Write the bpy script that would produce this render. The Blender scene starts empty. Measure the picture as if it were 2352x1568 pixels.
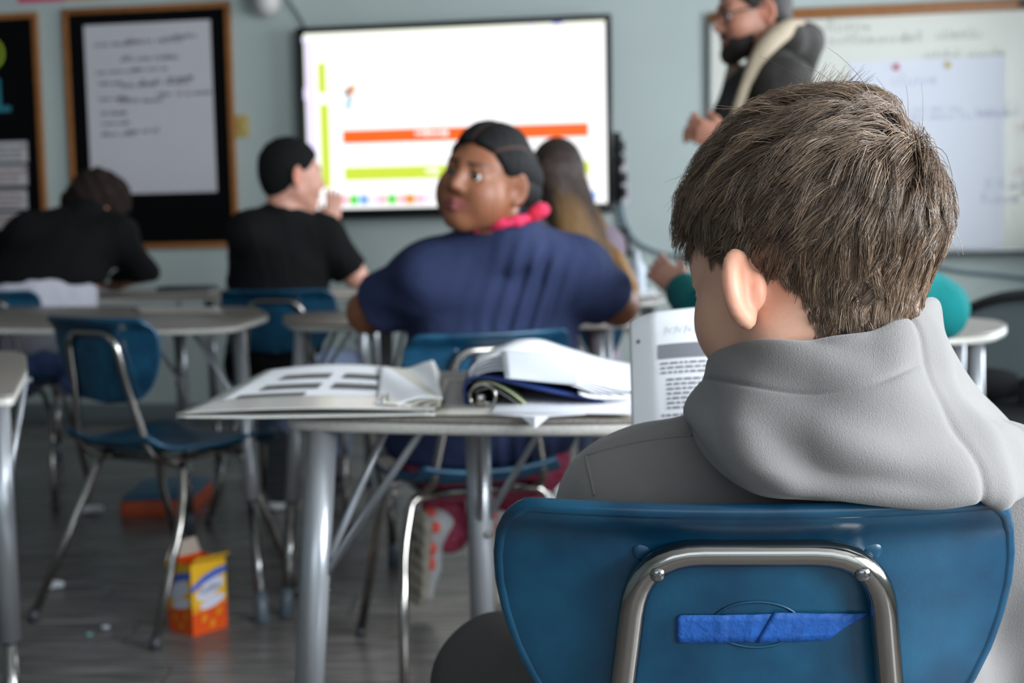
import bpy, bmesh, math, random
import numpy as np
from mathutils import Vector, Matrix
random.seed(7); RNG = np.random.default_rng(11)
SC = bpy.context.scene
COL = SC.collection
# ------------------------------------------------------------------ camera
FPX = 2950.0; CX, CY = 1176.0, 784.0
CAMH = 0.985; PITCH = math.atan(0.0885); ROLL = 0.02
fwd = Vector((0, math.cos(PITCH), -math.sin(PITCH)))
up0 = Vector((0, math.sin(PITCH), math.cos(PITCH))); r0 = Vector((1, 0, 0))
RIGHT = r0*math.cos(ROLL) - up0*math.sin(ROLL)
UP = up0*math.cos(ROLL) + r0*math.sin(ROLL)
CAMP = Vector((0, 0, CAMH))
cam_d = bpy.data.cameras.new('camera'); cam = bpy.data.objects.new('camera', cam_d); COL.objects.link(cam)
M = Matrix.Identity(4)
for i in range(3):
    M[i][0] = RIGHT[i]; M[i][1] = UP[i]; M[i][2] = -fwd[i]; M[i][3] = CAMP[i]
cam.matrix_world = M
cam_d.sensor_width = 36.0; cam_d.lens = FPX/2352.0*36.0
cam_d.clip_start = 0.02; cam_d.clip_end = 60
cam_d.dof.use_dof = True; cam_d.dof.focus_distance = 0.90; cam_d.dof.aperture_fstop = 6.6
SC.camera = cam
# ------------------------------------------------------------------ world, lights, exposure
w = bpy.data.worlds.new('sky'); SC.world = w; w.use_nodes = True
bg = w.node_tree.nodes['Background']; bg.inputs[0].default_value = (0.62, 0.78, 1.0, 1); bg.inputs[1].default_value = 1.0
SC.view_settings.view_transform = 'Standard'; SC.view_settings.look = 'None'
SC.view_settings.gamma = 1.0; SC.view_settings.exposure = 1.05; SC.view_settings.use_curve_mapping = False
try:
    SC.cycles.use_denoising = True; SC.cycles.use_adaptive_sampling = True; SC.cycles.adaptive_threshold = 0.02; SC.cycles.max_bounces = 6; SC.cycles.diffuse_bounces = 4
    SC.cycles.glossy_bounces = 4; SC.cycles.transmission_bounces = 4; SC.cycles.transparent_max_bounces = 6
    SC.cycles.sample_clamp_indirect = 6.0; SC.cycles.caustics_reflective = False; SC.cycles.caustics_refractive = False
except Exception: pass
def area(name, loc, aim, sx, sy, watts, col):
    l = bpy.data.lights.new(name, 'AREA'); l.shape = 'RECTANGLE'; l.size = sx; l.size_y = sy; l.energy = watts; l.color = col
    o = bpy.data.objects.new(name, l); COL.objects.link(o); o.location = loc
    o.rotation_euler = (Vector(aim)-Vector(loc)).to_track_quat('-Z', 'Y').to_euler(); return o
ROOM_L, ROOM_R, ROOM_B, CEIL = -3.6, 2.62, -2.6, 2.75
WIN_Y = [(-2.2, -0.6), (-0.2, 1.4), (3.4, 5.0)]        # windows along the right wall
WIN_Z = (0.95, 2.35)
WIN_W = [92, 100, 46]
for (a, b), e in zip(WIN_Y, WIN_W):
    area('daylight_window', (ROOM_R+0.10, (a+b)/2, sum(WIN_Z)/2), (ROOM_R-1, (a+b)/2, sum(WIN_Z)/2-0.12), b-a, WIN_Z[1]-WIN_Z[0], e, (0.86, 0.93, 1.0))
WB_X = (-1.6, 1.6)                                      # added window band behind the camera, opening for the fill light
area('added_fill_back', (0, ROOM_B-0.10, 1.7), (0, 0, 1.45), 3.2, 1.3, 4, (1.0, 0.93, 0.84))  # added fill from behind, lights the camera-facing sides

# ------------------------------------------------------------------ pixel helpers (positions are real points at a real depth)
def ray(x, y): return fwd + RIGHT*((x-CX)/FPX) - UP*((y-CY)/FPX)
def pix(x, y, Z): return CAMP + ray(x, y)*Z
def G(x, y, z):
    d = ray(x, y); t = (z-CAMH)/d.z; return CAMP + d*t
WA = math.radians(9.0); WALL0 = Vector((0, 6.4, 0))
WU = Vector((math.cos(WA), -math.sin(WA), 0)); WN = Vector((-math.sin(WA), -math.cos(WA), 0))
def wallpt(x, y):
    d = ray(x, y); t = (WALL0-CAMP).dot(WN)/d.dot(WN); p = CAMP + d*t
    return (p-WALL0).dot(WU), p.z
def wall_matrix(u, v, off=0.0):       # local x = along wall, local z = up, local -y = into the room
    return Matrix.Translation(WALL0 + WU*u + Vector((0, 0, v)) + WN*off) @ Matrix.Rotation(-WA, 4, 'Z')
# ------------------------------------------------------------------ materials
def lin(c):
    return tuple((v/12.92 if v <= 0.04045 else ((v+0.055)/1.055)**2.4) for v in [k/255.0 for k in c])
MATS = {}
def mat(name, rgb, rough=0.5, metal=0.0, var=0.0, vscale=8.0, bump=0.0, bscale=60.0, spec=0.5, sheen=0.0, coat=0.0, sss=0.0,
        stretch=None, rand=0.0, attr=None, emit=0.0, rgb2=None, detail=4.0):
    if name in MATS: return MATS[name]
    m = bpy.data.materials.new(name); m.use_nodes = True; nt = m.node_tree; N = nt.nodes; L = nt.links
    b = N['Principled BSDF']; c = lin(rgb)
    b.inputs['Roughness'].default_value = rough; b.inputs['Metallic'].default_value = metal
    b.inputs['Base Color'].default_value = (*c, 1); b.inputs['Specular IOR Level'].default_value = spec
    if sheen: b.inputs['Sheen Weight'].default_value = sheen; b.inputs['Sheen Roughness'].default_value = 0.5
    if coat: b.inputs['Coat Weight'].default_value = coat; b.inputs['Coat Roughness'].default_value = 0.12
    if sss:
        b.inputs['Subsurface Weight'].default_value = sss; b.inputs['Subsurface Radius'].default_value = (0.012, 0.004, 0.002); b.inputs['Subsurface Scale'].default_value = 1.0
    src = None
    if attr:
        a = N.new('ShaderNodeVertexColor'); a.layer_name = attr; src = a.outputs['Color']
    tc = N.new('ShaderNodeTexCoord'); co = tc.outputs['Object']
    if stretch:
        mp = N.new('ShaderNodeMapping'); mp.inputs['Scale'].default_value = stretch; L.new(co, mp.inputs['Vector']); co = mp.outputs['Vector']
    if var or rgb2:
        nz = N.new('ShaderNodeTexNoise'); nz.inputs['Scale'].default_value = vscale; nz.inputs['Detail'].default_value = detail
        L.new(co, nz.inputs['Vector'])
        mx = N.new('ShaderNodeMix'); mx.data_type = 'RGBA'
        c2 = lin(rgb2) if rgb2 else tuple(min(1, v*(1+var)) for v in c); c1 = c if rgb2 else tuple(v*(1-var) for v in c)
        mr = N.new('ShaderNodeMapRange'); mr.inputs['From Min'].default_value = 0.35; mr.inputs['From Max'].default_value = 0.65
        L.new(nz.outputs['Fac'], mr.inputs['Value']); L.new(mr.outputs['Result'], mx.inputs['Factor'])
        mx.inputs['A'].default_value = (*c1, 1); mx.inputs['B'].default_value = (*c2, 1)
        if src is not None:
            mx.blend_type = 'MULTIPLY'; L.new(src, mx.inputs['A']); mx.inputs['B'].default_value = (1-var, 1-var, 1-var, 1)
        src = mx.outputs['Result']
    if rand:
        oi = N.new('ShaderNodeObjectInfo'); hs = N.new('ShaderNodeHueSaturation')
        mr2 = N.new('ShaderNodeMapRange'); mr2.inputs['To Min'].default_value = 1-rand; mr2.inputs['To Max'].default_value = 1+rand
        L.new(oi.outputs['Random'], mr2.inputs['Value']); L.new(mr2.outputs['Result'], hs.inputs['Value'])
        if src is not None: L.new(src, hs.inputs['Color'])
        else: hs.inputs['Color'].default_value = (*c, 1)
        src = hs.outputs['Color']
    if src is not None: L.new(src, b.inputs['Base Color'])
    if bump:
        n2 = N.new('ShaderNodeTexNoise'); n2.inputs['Scale'].default_value = bscale; n2.inputs['Detail'].default_value = 3
        L.new(co, n2.inputs['Vector']); bp = N.new('ShaderNodeBump'); bp.inputs['Strength'].default_value = bump; bp.inputs['Distance'].default_value = 0.002
        L.new(n2.outputs['Fac'], bp.inputs['Height']); L.new(bp.outputs['Normal'], b.inputs['Normal'])
    if emit:
        b.inputs['Emission Color'].default_value = (*c, 1); b.inputs['Emission Strength'].default_value = emit
        b.inputs['Base Color'].default_value = (0.01, 0.01, 0.01, 1)
    MATS[name] = m; return m
# ------------------------------------------------------------------ object helpers
def setp(o, label=None, cat=None, group=None, kind=None):
    if label: o['label'] = label
    if cat: o['category'] = cat
    if group: o['group'] = group
    if kind: o['kind'] = kind
    return o
def empty(name, loc, rz=0.0, label=None, cat=None, group=None, mw=None):
    o = bpy.data.objects.new(name, None); COL.objects.link(o); o.empty_display_size = 0.05
    if mw is not None: o.matrix_world = mw
    else: o.location = loc; o.rotation_euler = (0, 0, rz)
    return setp(o, label, cat, group)
def meshobj(name, verts, faces, m, parent=None, smooth=False, mats=None, fmat=None):
    me = bpy.data.meshes.new(name); me.from_pydata([tuple(v) for v in verts], [], [tuple(f) for f in faces])
    if mats:
        for k in mats: me.materials.append(k)
    elif m: me.materials.append(m)
    if fmat is not None: me.polygons.foreach_set('material_index', np.asarray(fmat, dtype=np.int32))
    if smooth: me.polygons.foreach_set('use_smooth', [True]*len(me.polygons))
    me.update(); o = bpy.data.objects.new(name, me); COL.objects.link(o)
    if parent is not None: o.parent = parent
    return o
def bmobj(name, bm, m, parent=None, smooth=False, angle=None):
    me = bpy.data.meshes.new(name); bm.normal_update(); bm.to_mesh(me); bm.free()
    if m: me.materials.append(m)
    if smooth:
        me.polygons.foreach_set('use_smooth', [True]*len(me.polygons))
        if angle:
            try: me.set_sharp_from_angle(angle=angle)
            except Exception: pass
    o = bpy.data.objects.new(name, me); COL.objects.link(o)
    if parent is not None: o.parent = parent
    return o
def box(name, c, s, m, parent=None, bev=0.0, seg=2, rot=None):
    bm = bmesh.new(); bmesh.ops.create_cube(bm, size=1.0)
    for v in bm.verts: v.co = Vector((v.co.x*s[0], v.co.y*s[1], v.co.z*s[2]))
    if bev: bmesh.ops.bevel(bm, geom=list(bm.edges), offset=bev, segments=seg, affect='EDGES', profile=0.5)
    for v in bm.verts:
        if rot is not None: v.co = rot @ v.co
        v.co += Vector(c)
    return bmobj(name, bm, m, parent, smooth=bool(bev), angle=math.radians(40))
def prism(name, pts, z0, z1, m, parent=None, bev=0.0, seg=3):
    bm = bmesh.new(); lo = [bm.verts.new((p[0], p[1], z0)) for p in pts]; hi = [bm.verts.new((p[0], p[1], z1)) for p in pts]
    n = len(pts); top = bm.faces.new(hi); bot = bm.faces.new(lo[::-1])
    for i in range(n): bm.faces.new((lo[i], lo[(i+1) % n], hi[(i+1) % n], hi[i]))
    bmesh.ops.recalc_face_normals(bm, faces=bm.faces[:])
    if bev:
        es = [e for e in bm.edges if abs(e.verts[0].co.z-e.verts[1].co.z) < 1e-6]
        bmesh.ops.bevel(bm, geom=es, offset=bev, segments=seg, affect='EDGES', profile=0.5)
    return bmobj(name, bm, m, parent, smooth=True, angle=math.radians(35))
def round_poly(pts, r, n=6):
    out = []; k = len(pts)
    for i in range(k):
        p = Vector(pts[i][:2]); a = Vector(pts[i-1][:2]); b = Vector(pts[(i+1) % k][:2])
        da = (a-p); db = (b-p); q = min(r, da.length*0.45, db.length*0.45)
        pa = p+da.normalized()*q; pb = p+db.normalized()*q
        for t in range(n+1):
            t /= n; out.append(((1-t)**2*pa + 2*t*(1-t)*p + t*t*pb)[:])
    return out
def fillet(path, r, n=6):
    path = [Vector(p) for p in path]; out = [path[0]]
    for i in range(1, len(path)-1):
        p = path[i]; da = path[i-1]-p; db = path[i+1]-p; q = min(r, da.length*0.48, db.length*0.48)
        pa = p+da.normalized()*q; pb = p+db.normalized()*q
        for t in range(n+1):
            t /= n; out.append((1-t)**2*pa + 2*t*(1-t)*p + t*t*pb)
    out.append(path[-1]); return out
def loop_mesh(path, r, n=8):          # closed tube
    path = [Vector(p) for p in path]; k = len(path); V = []; F = []
    t = (path[1]-path[-1]).normalized(); nrm = t.cross(Vector((0.3, 1, 0.2))).normalized()
    for i, p in enumerate(path):
        t = (path[(i+1) % k]-path[i-1]).normalized(); nrm = (nrm-t*nrm.dot(t)).normalized(); bi = t.cross(nrm)
        for j in range(n):
            a = 2*math.pi*j/n; V.append(p+(nrm*math.cos(a)+bi*math.sin(a))*r)
    sh = min(range(n), key=lambda s: (V[(k-1)*n]-V[s]).length)
    for i in range(k):
        for j in range(n):
            a = i*n; b = ((i+1) % k)*n; s = sh if i == k-1 else 0
            F.append((a+j, a+(j+1) % n, b+(j+1+s) % n, b+(j+s) % n))
    return V, F
def tube_mesh(path, r, n=10, closed=False):
    path = [Vector(p) for p in path]; V = []; F = []; k = len(path)
    rs = r if hasattr(r, '__len__') else [r]*k
    t = (path[1]-path[0]).normalized(); ref = Vector((0, 0, 1)) if abs(t.z) < 0.9 else Vector((1, 0, 0))
    nrm = t.cross(ref).normalized()
    for i, p in enumerate(path):
        t = (path[min(i+1, k-1)]-path[max(i-1, 0)]).normalized()
        nrm = (nrm - t*nrm.dot(t)).normalized(); bi = t.cross(nrm)
        for j in range(n):
            a = 2*math.pi*j/n; V.append(p + (nrm*math.cos(a)+bi*math.sin(a))*rs[i])
    for i in range(k-1):
        for j in range(n): F.append((i*n+j, i*n+(j+1) % n, (i+1)*n+(j+1) % n, (i+1)*n+j))
    F.append(tuple(range(n))[::-1]); F.append(tuple((k-1)*n+j for j in range(n)))
    return V, F
def tube(name, path, r, m, parent=None, n=10, fil=0.0, nf=6):
    if fil: path = fillet(path, fil, nf)
    V, F = tube_mesh(path, r, n); return meshobj(name, V, F, m, parent, smooth=True)
def grid_surface(name, PG, m, parent=None, thick=0.0, smooth=True):
    nu, nv = PG.shape[:2]; V = PG.reshape(-1, 3); F = []
    for i in range(nu-1):
        for j in range(nv-1): F.append((i*nv+j, (i+1)*nv+j, (i+1)*nv+j+1, i*nv+j+1))
    o = meshobj(name, V, F, m, parent, smooth=smooth)
    if thick:
        md = o.modifiers.new('thickness', 'SOLIDIFY'); md.thickness = thick; md.offset = 0.0
    return o
def catmull(P, n):           # resample along axis 0
    P = np.asarray(P, float); k = len(P); t = np.linspace(0, k-1, n); i = np.minimum(t.astype(int), k-2); f = (t-i)
    f = f.reshape((-1,)+(1,)*(P.ndim-1))
    g = lambda q: P[np.clip(q, 0, k-1)]
    p0, p1, p2, p3 = g(i-1), g(i), g(i+1), g(i+2)
    return 0.5*((2*p1)+(-p0+p2)*f+(2*p0-5*p1+4*p2-p3)*f*f+(-p0+3*p1-3*p2+p3)*f**3)
def patch(ctrl, nu, nv):
    A = catmull(np.asarray(ctrl, float), nu); return catmull(A.transpose(1, 0, 2), nv).transpose(1, 0, 2)
def copy_tree(o, parent=None):
    c = o.copy(); COL.objects.link(c); c.parent = parent
    for ch in list(o.children): copy_tree(ch, c)
    return c
# ------------------------------------------------------------------ implicit modelling: smooth blended shapes turned into one mesh
V3 = lambda p: np.array([p[0], p[1], p[2]], dtype=np.float32)
def cap(P, a, b, ra, rb):
    a = V3(a); b = V3(b); d = b-a; L2 = float(d@d)+1e-12
    t = np.clip(((P-a)@d)/L2, 0, 1); q = P-a-t[:, None]*d
    return np.sqrt((q*q).sum(1)) - (ra+(rb-ra)*t)
def sph(P, c, r): q = P-V3(c); return np.sqrt((q*q).sum(1))-r
def ell(P, c, r, R=None):
    q = P-V3(c)
    if R is not None: q = q@R
    r = V3(r); k0 = np.sqrt(((q/r)**2).sum(1)); k1 = np.sqrt(((q/(r*r))**2).sum(1))+1e-9
    return k0*(k0-1)/k1
def smin(a, b, k):
    h = np.maximum(k-np.abs(a-b), 0)/k; return np.minimum(a, b)-h*h*k*0.25
def smax(a, b, k): return -smin(-a, -b, k)
def chain(P, pts, rad, k=0.012):
    d = None
    for i in range(len(pts)-1):
        c = cap(P, pts[i], pts[i+1], rad[i], rad[i+1]); d = c if d is None else smin(d, c, k)
    return d
def flat(P, R, c, wide, pts, rad, k=0.05):       # chain of capsules, widened along R's first axis
    Q = (P-V3(c))@R; Q[:, 0] /= wide
    L = [((V3(p)-V3(c))@R) for p in pts]
    for l in L: l[0] /= wide
    return chain(Q, L, rad, k)
def rotm(yaw=0, pitch=0, roll=0):
    R = Matrix.Rotation(math.radians(yaw), 3, 'Z') @ Matrix.Rotation(math.radians(pitch), 3, 'X') @ Matrix.Rotation(math.radians(roll), 3, 'Y')
    return np.array(R, dtype=np.float32)
def wob(P, s, seed=0):
    r = np.random.default_rng(seed); o = np.zeros(len(P), np.float32)
    for i in range(4):
        d = r.normal(size=3); d /= np.linalg.norm(d); o += np.sin(P@(d*s*(0.7+0.5*i)).astype(np.float32)+r.uniform(0, 6.28))/(1+0.5*i)
    return o/2.4
def polygonise(fn, lo, hi, h, B=8):
    lo = np.asarray(lo, float); n = (np.ceil((np.asarray(hi, float)-lo)/h/B).astype(int))*B; nb = n//B
    c = np.stack(np.meshgrid(*[np.arange(k) for k in nb], indexing='ij'), -1).reshape(-1, 3)
    cp = (lo+(c*B+(B-1)/2)*h).astype(np.float32); cv = fn(cp)
    act = np.abs(cv) < B*h*0.87*1.7+0.012
    V = np.where(cv > 0, 1.0, -1.0).astype(np.float32).reshape(nb)
    V = V.repeat(B, 0).repeat(B, 1).repeat(B, 2)
    o = np.stack(np.meshgrid(*[np.arange(B)]*3, indexing='ij'), -1).reshape(-1, 3)
    ca = c[act]; idx = (ca[:, None, :]*B+o[None]).reshape(-1, 3)
    vals = np.empty(len(idx), np.float32); S = 400000
    for s in range(0, len(idx), S): vals[s:s+S] = fn((lo+idx[s:s+S]*h).astype(np.float32))
    V[idx[:, 0], idx[:, 1], idx[:, 2]] = vals
    ins = V < 0
    cs = [ins[a:n[0]-1+a, b:n[1]-1+b, d:n[2]-1+d] for a in (0, 1) for b in (0, 1) for d in (0, 1)]
    cnt = sum(x.astype(np.int8) for x in cs); cells = np.argwhere((cnt > 0) & (cnt < 8))
    cm = -np.ones(tuple(n-1), np.int64); cm[cells[:, 0], cells[:, 1], cells[:, 2]] = np.arange(len(cells))
    acc = np.zeros((len(cells), 3)); num = np.zeros(len(cells))
    for ax in range(3):
        for p in (0, 1):
            for q in (0, 1):
                off = [0, 0, 0]; oth = [a for a in range(3) if a != ax]; off[oth[0]] = p; off[oth[1]] = q
                a = cells+off; b = a.copy(); b[:, ax] += 1
                va = V[a[:, 0], a[:, 1], a[:, 2]]; vb = V[b[:, 0], b[:, 1], b[:, 2]]
                x = (va < 0) != (vb < 0); t = np.where(x, va/np.where(x, va-vb, 1), 0)
                pt = a.astype(float); pt[:, ax] += t; acc[x] += pt[x]; num[x] += 1
    verts = lo+acc/num[:, None]*h
    F = []
    for ax in range(3):
        oth = [(ax+1) % 3, (ax+2) % 3]
        sl0 = [slice(1, None)]*3; sl0[ax] = slice(0, -1); sl1 = [slice(1, None)]*3; sl1[ax] = slice(1, None)
        A = ins[tuple(sl0)]; Bv = ins[tuple(sl1)]
        e = np.argwhere(A != Bv); fl = A[e[:, 0], e[:, 1], e[:, 2]]
        base = e.copy(); base[:, oth[0]] += 1; base[:, oth[1]] += 1
        ok = (base[:, oth[0]] < n[oth[0]]-1) & (base[:, oth[1]] < n[oth[1]]-1); base = base[ok]; fl = fl[ok]
        def cell(i, j):
            z = base.copy(); z[:, oth[0]] -= i; z[:, oth[1]] -= j; return cm[z[:, 0], z[:, 1], z[:, 2]]
        q = np.stack([cell(1, 1), cell(0, 1), cell(0, 0), cell(1, 0)], 1)
        q[~fl] = q[~fl][:, ::-1]; F.append(q[(q >= 0).all(1)])
    return verts, np.concatenate(F)
def npmesh(name, V, F, m, parent=None, col=None, smooth=True):
    me = bpy.data.meshes.new(name); F = np.asarray(F); k = F.shape[1]
    me.vertices.add(len(V)); me.vertices.foreach_set('co', np.asarray(V, np.float32).ravel())
    me.loops.add(F.size); me.loops.foreach_set('vertex_index', F.astype(np.int32).ravel())
    me.polygons.add(len(F)); me.polygons.foreach_set('loop_start', np.arange(0, F.size, k, dtype=np.int32))
    try: me.polygons.foreach_set('loop_total', np.full(len(F), k, dtype=np.int32))
    except Exception: pass
    me.update(calc_edges=True); me.validate()
    if smooth: me.polygons.foreach_set('use_smooth', np.ones(len(me.polygons), bool))
    if col is not None:
        ca = me.color_attributes.new('Col', 'FLOAT_COLOR', 'POINT')
        c4 = np.ones((len(V), 4), np.float32); c4[:, :3] = col; ca.data.foreach_set('color', c4.ravel())
    if m: me.materials.append(m)
    o = bpy.data.objects.new(name, me); COL.objects.link(o)
    if parent is not None: o.parent = parent
    return o
def implicit(name, fn, lo, hi, h, m, parent=None, base=None, col=None):
    V, F = polygonise(fn, lo, hi, h)
    c = col(V.astype(np.float32)) if col else None
    if base is not None: V = V-np.asarray(base, float)
    return npmesh(name, V, F, m, parent, c), V
# ================================================================== the room
m_wall = mat('painted_wall', (186, 196, 192), 0.6, var=0.03, vscale=1.5, bump=0.15, bscale=180)
m_ceil = mat('ceiling_tile', (168, 168, 164), 0.9)
m_trim = mat('trim_paint', (120, 128, 130), 0.5)
m_plank = mat('vinyl_plank', (74, 71, 70), 0.27, rgb2=(132, 127, 123), vscale=5.0, stretch=(1.0, 13.0, 1.0), rand=0.22, bump=0.10, bscale=30, detail=6.0)
m_floor = mat('vinyl_floor', (74, 71, 70), 0.3, rgb2=(132, 127, 123), vscale=5.0, stretch=(1.0, 13.0, 1.0))
m_gap = mat('plank_joint', (40, 39, 40), 0.8)
def struct(o): o['kind'] = 'structure'; return o
fl = struct(box('floor', (-0.3, 2.6, -0.06), (7.6, 11.4, 0.10), m_floor))
pm = None
PW, PL = 0.185, 1.22
k = 0
for r in range(27):
    y = 2.02 + r*PW
    for c in range(5):
        x = -2.9 + ((r*0.43) % 1.0)*PL + c*PL - 0.6
        if x > 1.6: continue
        if pm is None:
            o = box('plank', (0, 0, 0), (PL-0.004, PW-0.004, 0.008), m_plank, fl, bev=0.0015, seg=1); pm = o.data
        else:
            o = bpy.data.objects.new('plank', pm); COL.objects.link(o); o.parent = fl
        o.location = (x, y, -0.0035)
far = struct(box('wall_front', (0, 0, 0), (9.0, 0.12, CEIL+0.1), m_wall)); far.matrix_world = wall_matrix(0, CEIL/2-0.01, -0.06)
bb = struct(box('baseboard_front', (0, 0, 0), (9.0, 0.015, 0.10), m_trim, None, bev=0.004)); bb.matrix_world = wall_matrix(0, 0.055, 0.009)
struct(box('ceiling', (-0.3, 2.4, CEIL+0.05), (7.6, 11.4, 0.1), m_ceil))
m_low_bounce = mat('low_bounce_wall', (92, 102, 104), 0.7)
struct(box('wall_left', (ROOM_L-0.06, 2.4, CEIL/2), (0.12, 11.4, CEIL), m_low_bounce))  # unseen wall, darkened to cut light bouncing back into the room
# right wall: one mesh with three window openings
def wall_with_holes(name, fixed, axis, lo, hi, holes, zr):
    bm = bmesh.new()
    def bx(a, b, z0, z1):
        if b-a < 1e-4 or z1-z0 < 1e-4: return
        r = bmesh.ops.create_cube(bm, size=1.0)['verts']
        for v in r:
            s = (a+b)/2+v.co.x*(b-a); t = fixed+v.co.y*0.12; z = (z0+z1)/2+v.co.z*(z1-z0)
            v.co = Vector((t, s, z)) if axis == 'y' else Vector((s, t, z))
    e = lo
    for a, b in holes:
        bx(e, a, 0, CEIL); bx(a, b, 0, zr[0]); bx(a, b, zr[1], CEIL); e = b
    bx(e, hi, 0, CEIL)
    return struct(bmobj(name, bm, m_wall))
wall_with_holes('wall_right', ROOM_R+0.06, 'y', ROOM_B, 7.6, WIN_Y, WIN_Z)
wall_with_holes('wall_back', ROOM_B-0.06, 'x', ROOM_L, ROOM_R, [WB_X], (1.05, 2.35))
m_wf = mat('window_frame_paint', (225, 226, 224), 0.4)
def window(name, mw, wd, ht):
    o = struct(empty(name, (0, 0, 0), mw=mw))
    for nm, c, s in (('frame', (0, 0, ht/2), (wd, 0.05, 0.05)), ('frame', (0, 0, -ht/2), (wd, 0.05, 0.05)), ('frame', (-wd/2, 0, 0), (0.05, 0.05, ht)), ('frame', (wd/2, 0, 0), (0.05, 0.05, ht)), ('mullion', (0, 0, 0), (0.04, 0.04, ht)), ('sill', (0, -0.06, -ht/2-0.01), (wd+0.1, 0.16, 0.03))):
        box(nm, c, s, m_wf, o, bev=0.004)
for i, (a, b) in enumerate(WIN_Y):
    window('window_%d' % (i+1), Matrix.Translation((ROOM_R+0.03, (a+b)/2, sum(WIN_Z)/2)) @ Matrix.Rotation(-math.pi/2, 4, 'Z'), b-a, WIN_Z[1]-WIN_Z[0])
window('window_4', Matrix.Translation((0, ROOM_B-0.03, 1.7)) @ Matrix.Rotation(math.pi, 4, 'Z'), 3.2, 1.3)  # added, unseen frame round the rear fill light

# ================================================================== things on the far wall
def rect(px):       # mean rectangle in wall coordinates from four picture corners tl,tr,br,bl
    a = [wallpt(*p) for p in px]
    u0 = (a[0][0]+a[3][0])/2; u1 = (a[1][0]+a[2][0])/2; v1 = (a[0][1]+a[1][1])/2; v0 = (a[2][1]+a[3][1])/2
    return u0, u1, v0, v1
def scribble(name, lines, m, parent, y, sw=0.004, seed=0):   # handwriting: rows of pen strokes as thin ribbons
    r = random.Random(seed); V = []; F = []
    def seg(a, b):
        d = Vector((b[0]-a[0], b[1]-a[1]))
        if d.length < 1e-6: return
        d.normalize(); n = Vector((-d.y, d.x))*sw/2; i = len(V)
        for p, s in ((a, -1), (b, -1), (b, 1), (a, 1)): V.append((p[0]+n.x*s, y, p[1]+n.y*s))
        F.append((i, i+1, i+2, i+3))
    for (u, v, length, hgt) in lines:
        V.clear(); F.clear(); x = u
        while x < u+length:
            wl = r.randint(3, 7)
            for q in range(wl):
                w_ = hgt*0.55; kind = r.randint(0, 4); hh = hgt*(1.0 if r.random() < 0.25 else 0.62)
                if kind == 0: pts = [(0, hh), (0.05, 0), (0.9, 0.1*hh), (0.8, hh*0.9)]
                elif kind == 1: pts = [(0.1, 0), (0.15, hh), (0.8, hh*0.8), (0.2, hh*0.45), (0.85, 0)]
                elif kind == 2: pts = [(0.8, hh*0.8), (0.3, hh), (0.05, hh*0.5), (0.3, 0), (0.85, 0.15*hh)]
                elif kind == 3: pts = [(0.5, hh), (0.45, 0), (0.15, hh*0.55), (0.85, hh*0.6)]
                else: pts = [(0.1, hh*0.6), (0.15, 0), (0.45, hh*0.6), (0.6, 0), (0.9, hh*0.55)]
                pts = [(x+(p[0] if p[0] <= 1 else 1)*w_, v+(p[1])) for p in pts]
                for i in range(len(pts)-1): seg(pts[i], pts[i+1])
                x += w_*1.25
            x += hgt*0.6
        meshobj('written_line', V, F, m, parent)
m_oak = mat('oak_frame', (150, 96, 48), 0.45, var=0.18, vscale=30, stretch=(1, 1, 6))
m_felt = mat('black_felt', (9, 9, 10), 0.95, spec=0.1)
m_paper = mat('chart_paper', (206, 202, 206), 0.8, var=0.02, vscale=3)
m_card = mat('white_card', (196, 192, 192), 0.75)
m_ink = mat('dark_marker', (84, 80, 82), 0.7)
m_redink = mat('red_print', (150, 62, 68), 0.7)
def framed_board(name, px, fw, label, m_panel, m_fr, cat, fd=0.022):
    u0, u1, v0, v1 = rect(px); o = empty(name, None, mw=wall_matrix((u0+u1)/2, (v0+v1)/2, 0.002), label=label, cat=cat); wd, ht = u1-u0, v1-v0
    box('panel', (0, -0.006, 0), (wd-fw, 0.012, ht-fw), m_panel, o)
    for c, s in (((0, -fd/2, ht/2-fw/2), (wd, fd, fw)), ((0, -fd/2, -ht/2+fw/2), (wd, fd, fw)), ((-wd/2+fw/2, -fd/2-0.0005, 0), (fw, fd, ht-2*fw)), ((wd/2-fw/2, -fd/2-0.0005, 0), (fw, fd, ht-2*fw))):
        box('frame_rail', c, s, m_fr, o, bev=0.003)
    return o, (u0, u1, v0, v1)
b1, R1 = framed_board('bulletin_board', [(150, 22), (541, 3), (541, 567), (168, 576)], 0.030, 'black felt bulletin board in an oak frame behind the large handwritten chart sheet', m_felt, m_oak, 'bulletin board')
b2, R2 = framed_board('bulletin_board', [(-420, 48), (97, 33), (108, 590), (-400, 600)], 0.030, 'black bulletin board with green and teal letters at the picture edge', m_felt, m_oak, 'bulletin board')
def wall_sheet(name, px, off, label, cat, m, th=0.0015, group=None):
    u0, u1, v0, v1 = rect(px); o = box(name, (0, 0, 0), (u1-u0, th, v1-v0), m); o.matrix_world = wall_matrix((u0+u1)/2, (v0+v1)/2, off)
    setp(o, label, cat, group); return o, u1-u0, v1-v0
ch, cw, chh = wall_sheet('chart_sheet', [(200, 62), (490, 44), (496, 441), (210, 447)], 0.016, 'large white chart sheet with rows of dark handwriting pinned to black felt', 'paper', m_paper)
def P2(fx, fy): return (-cw/2+fx*cw, chh/2-fy*chh)
ln = []
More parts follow.
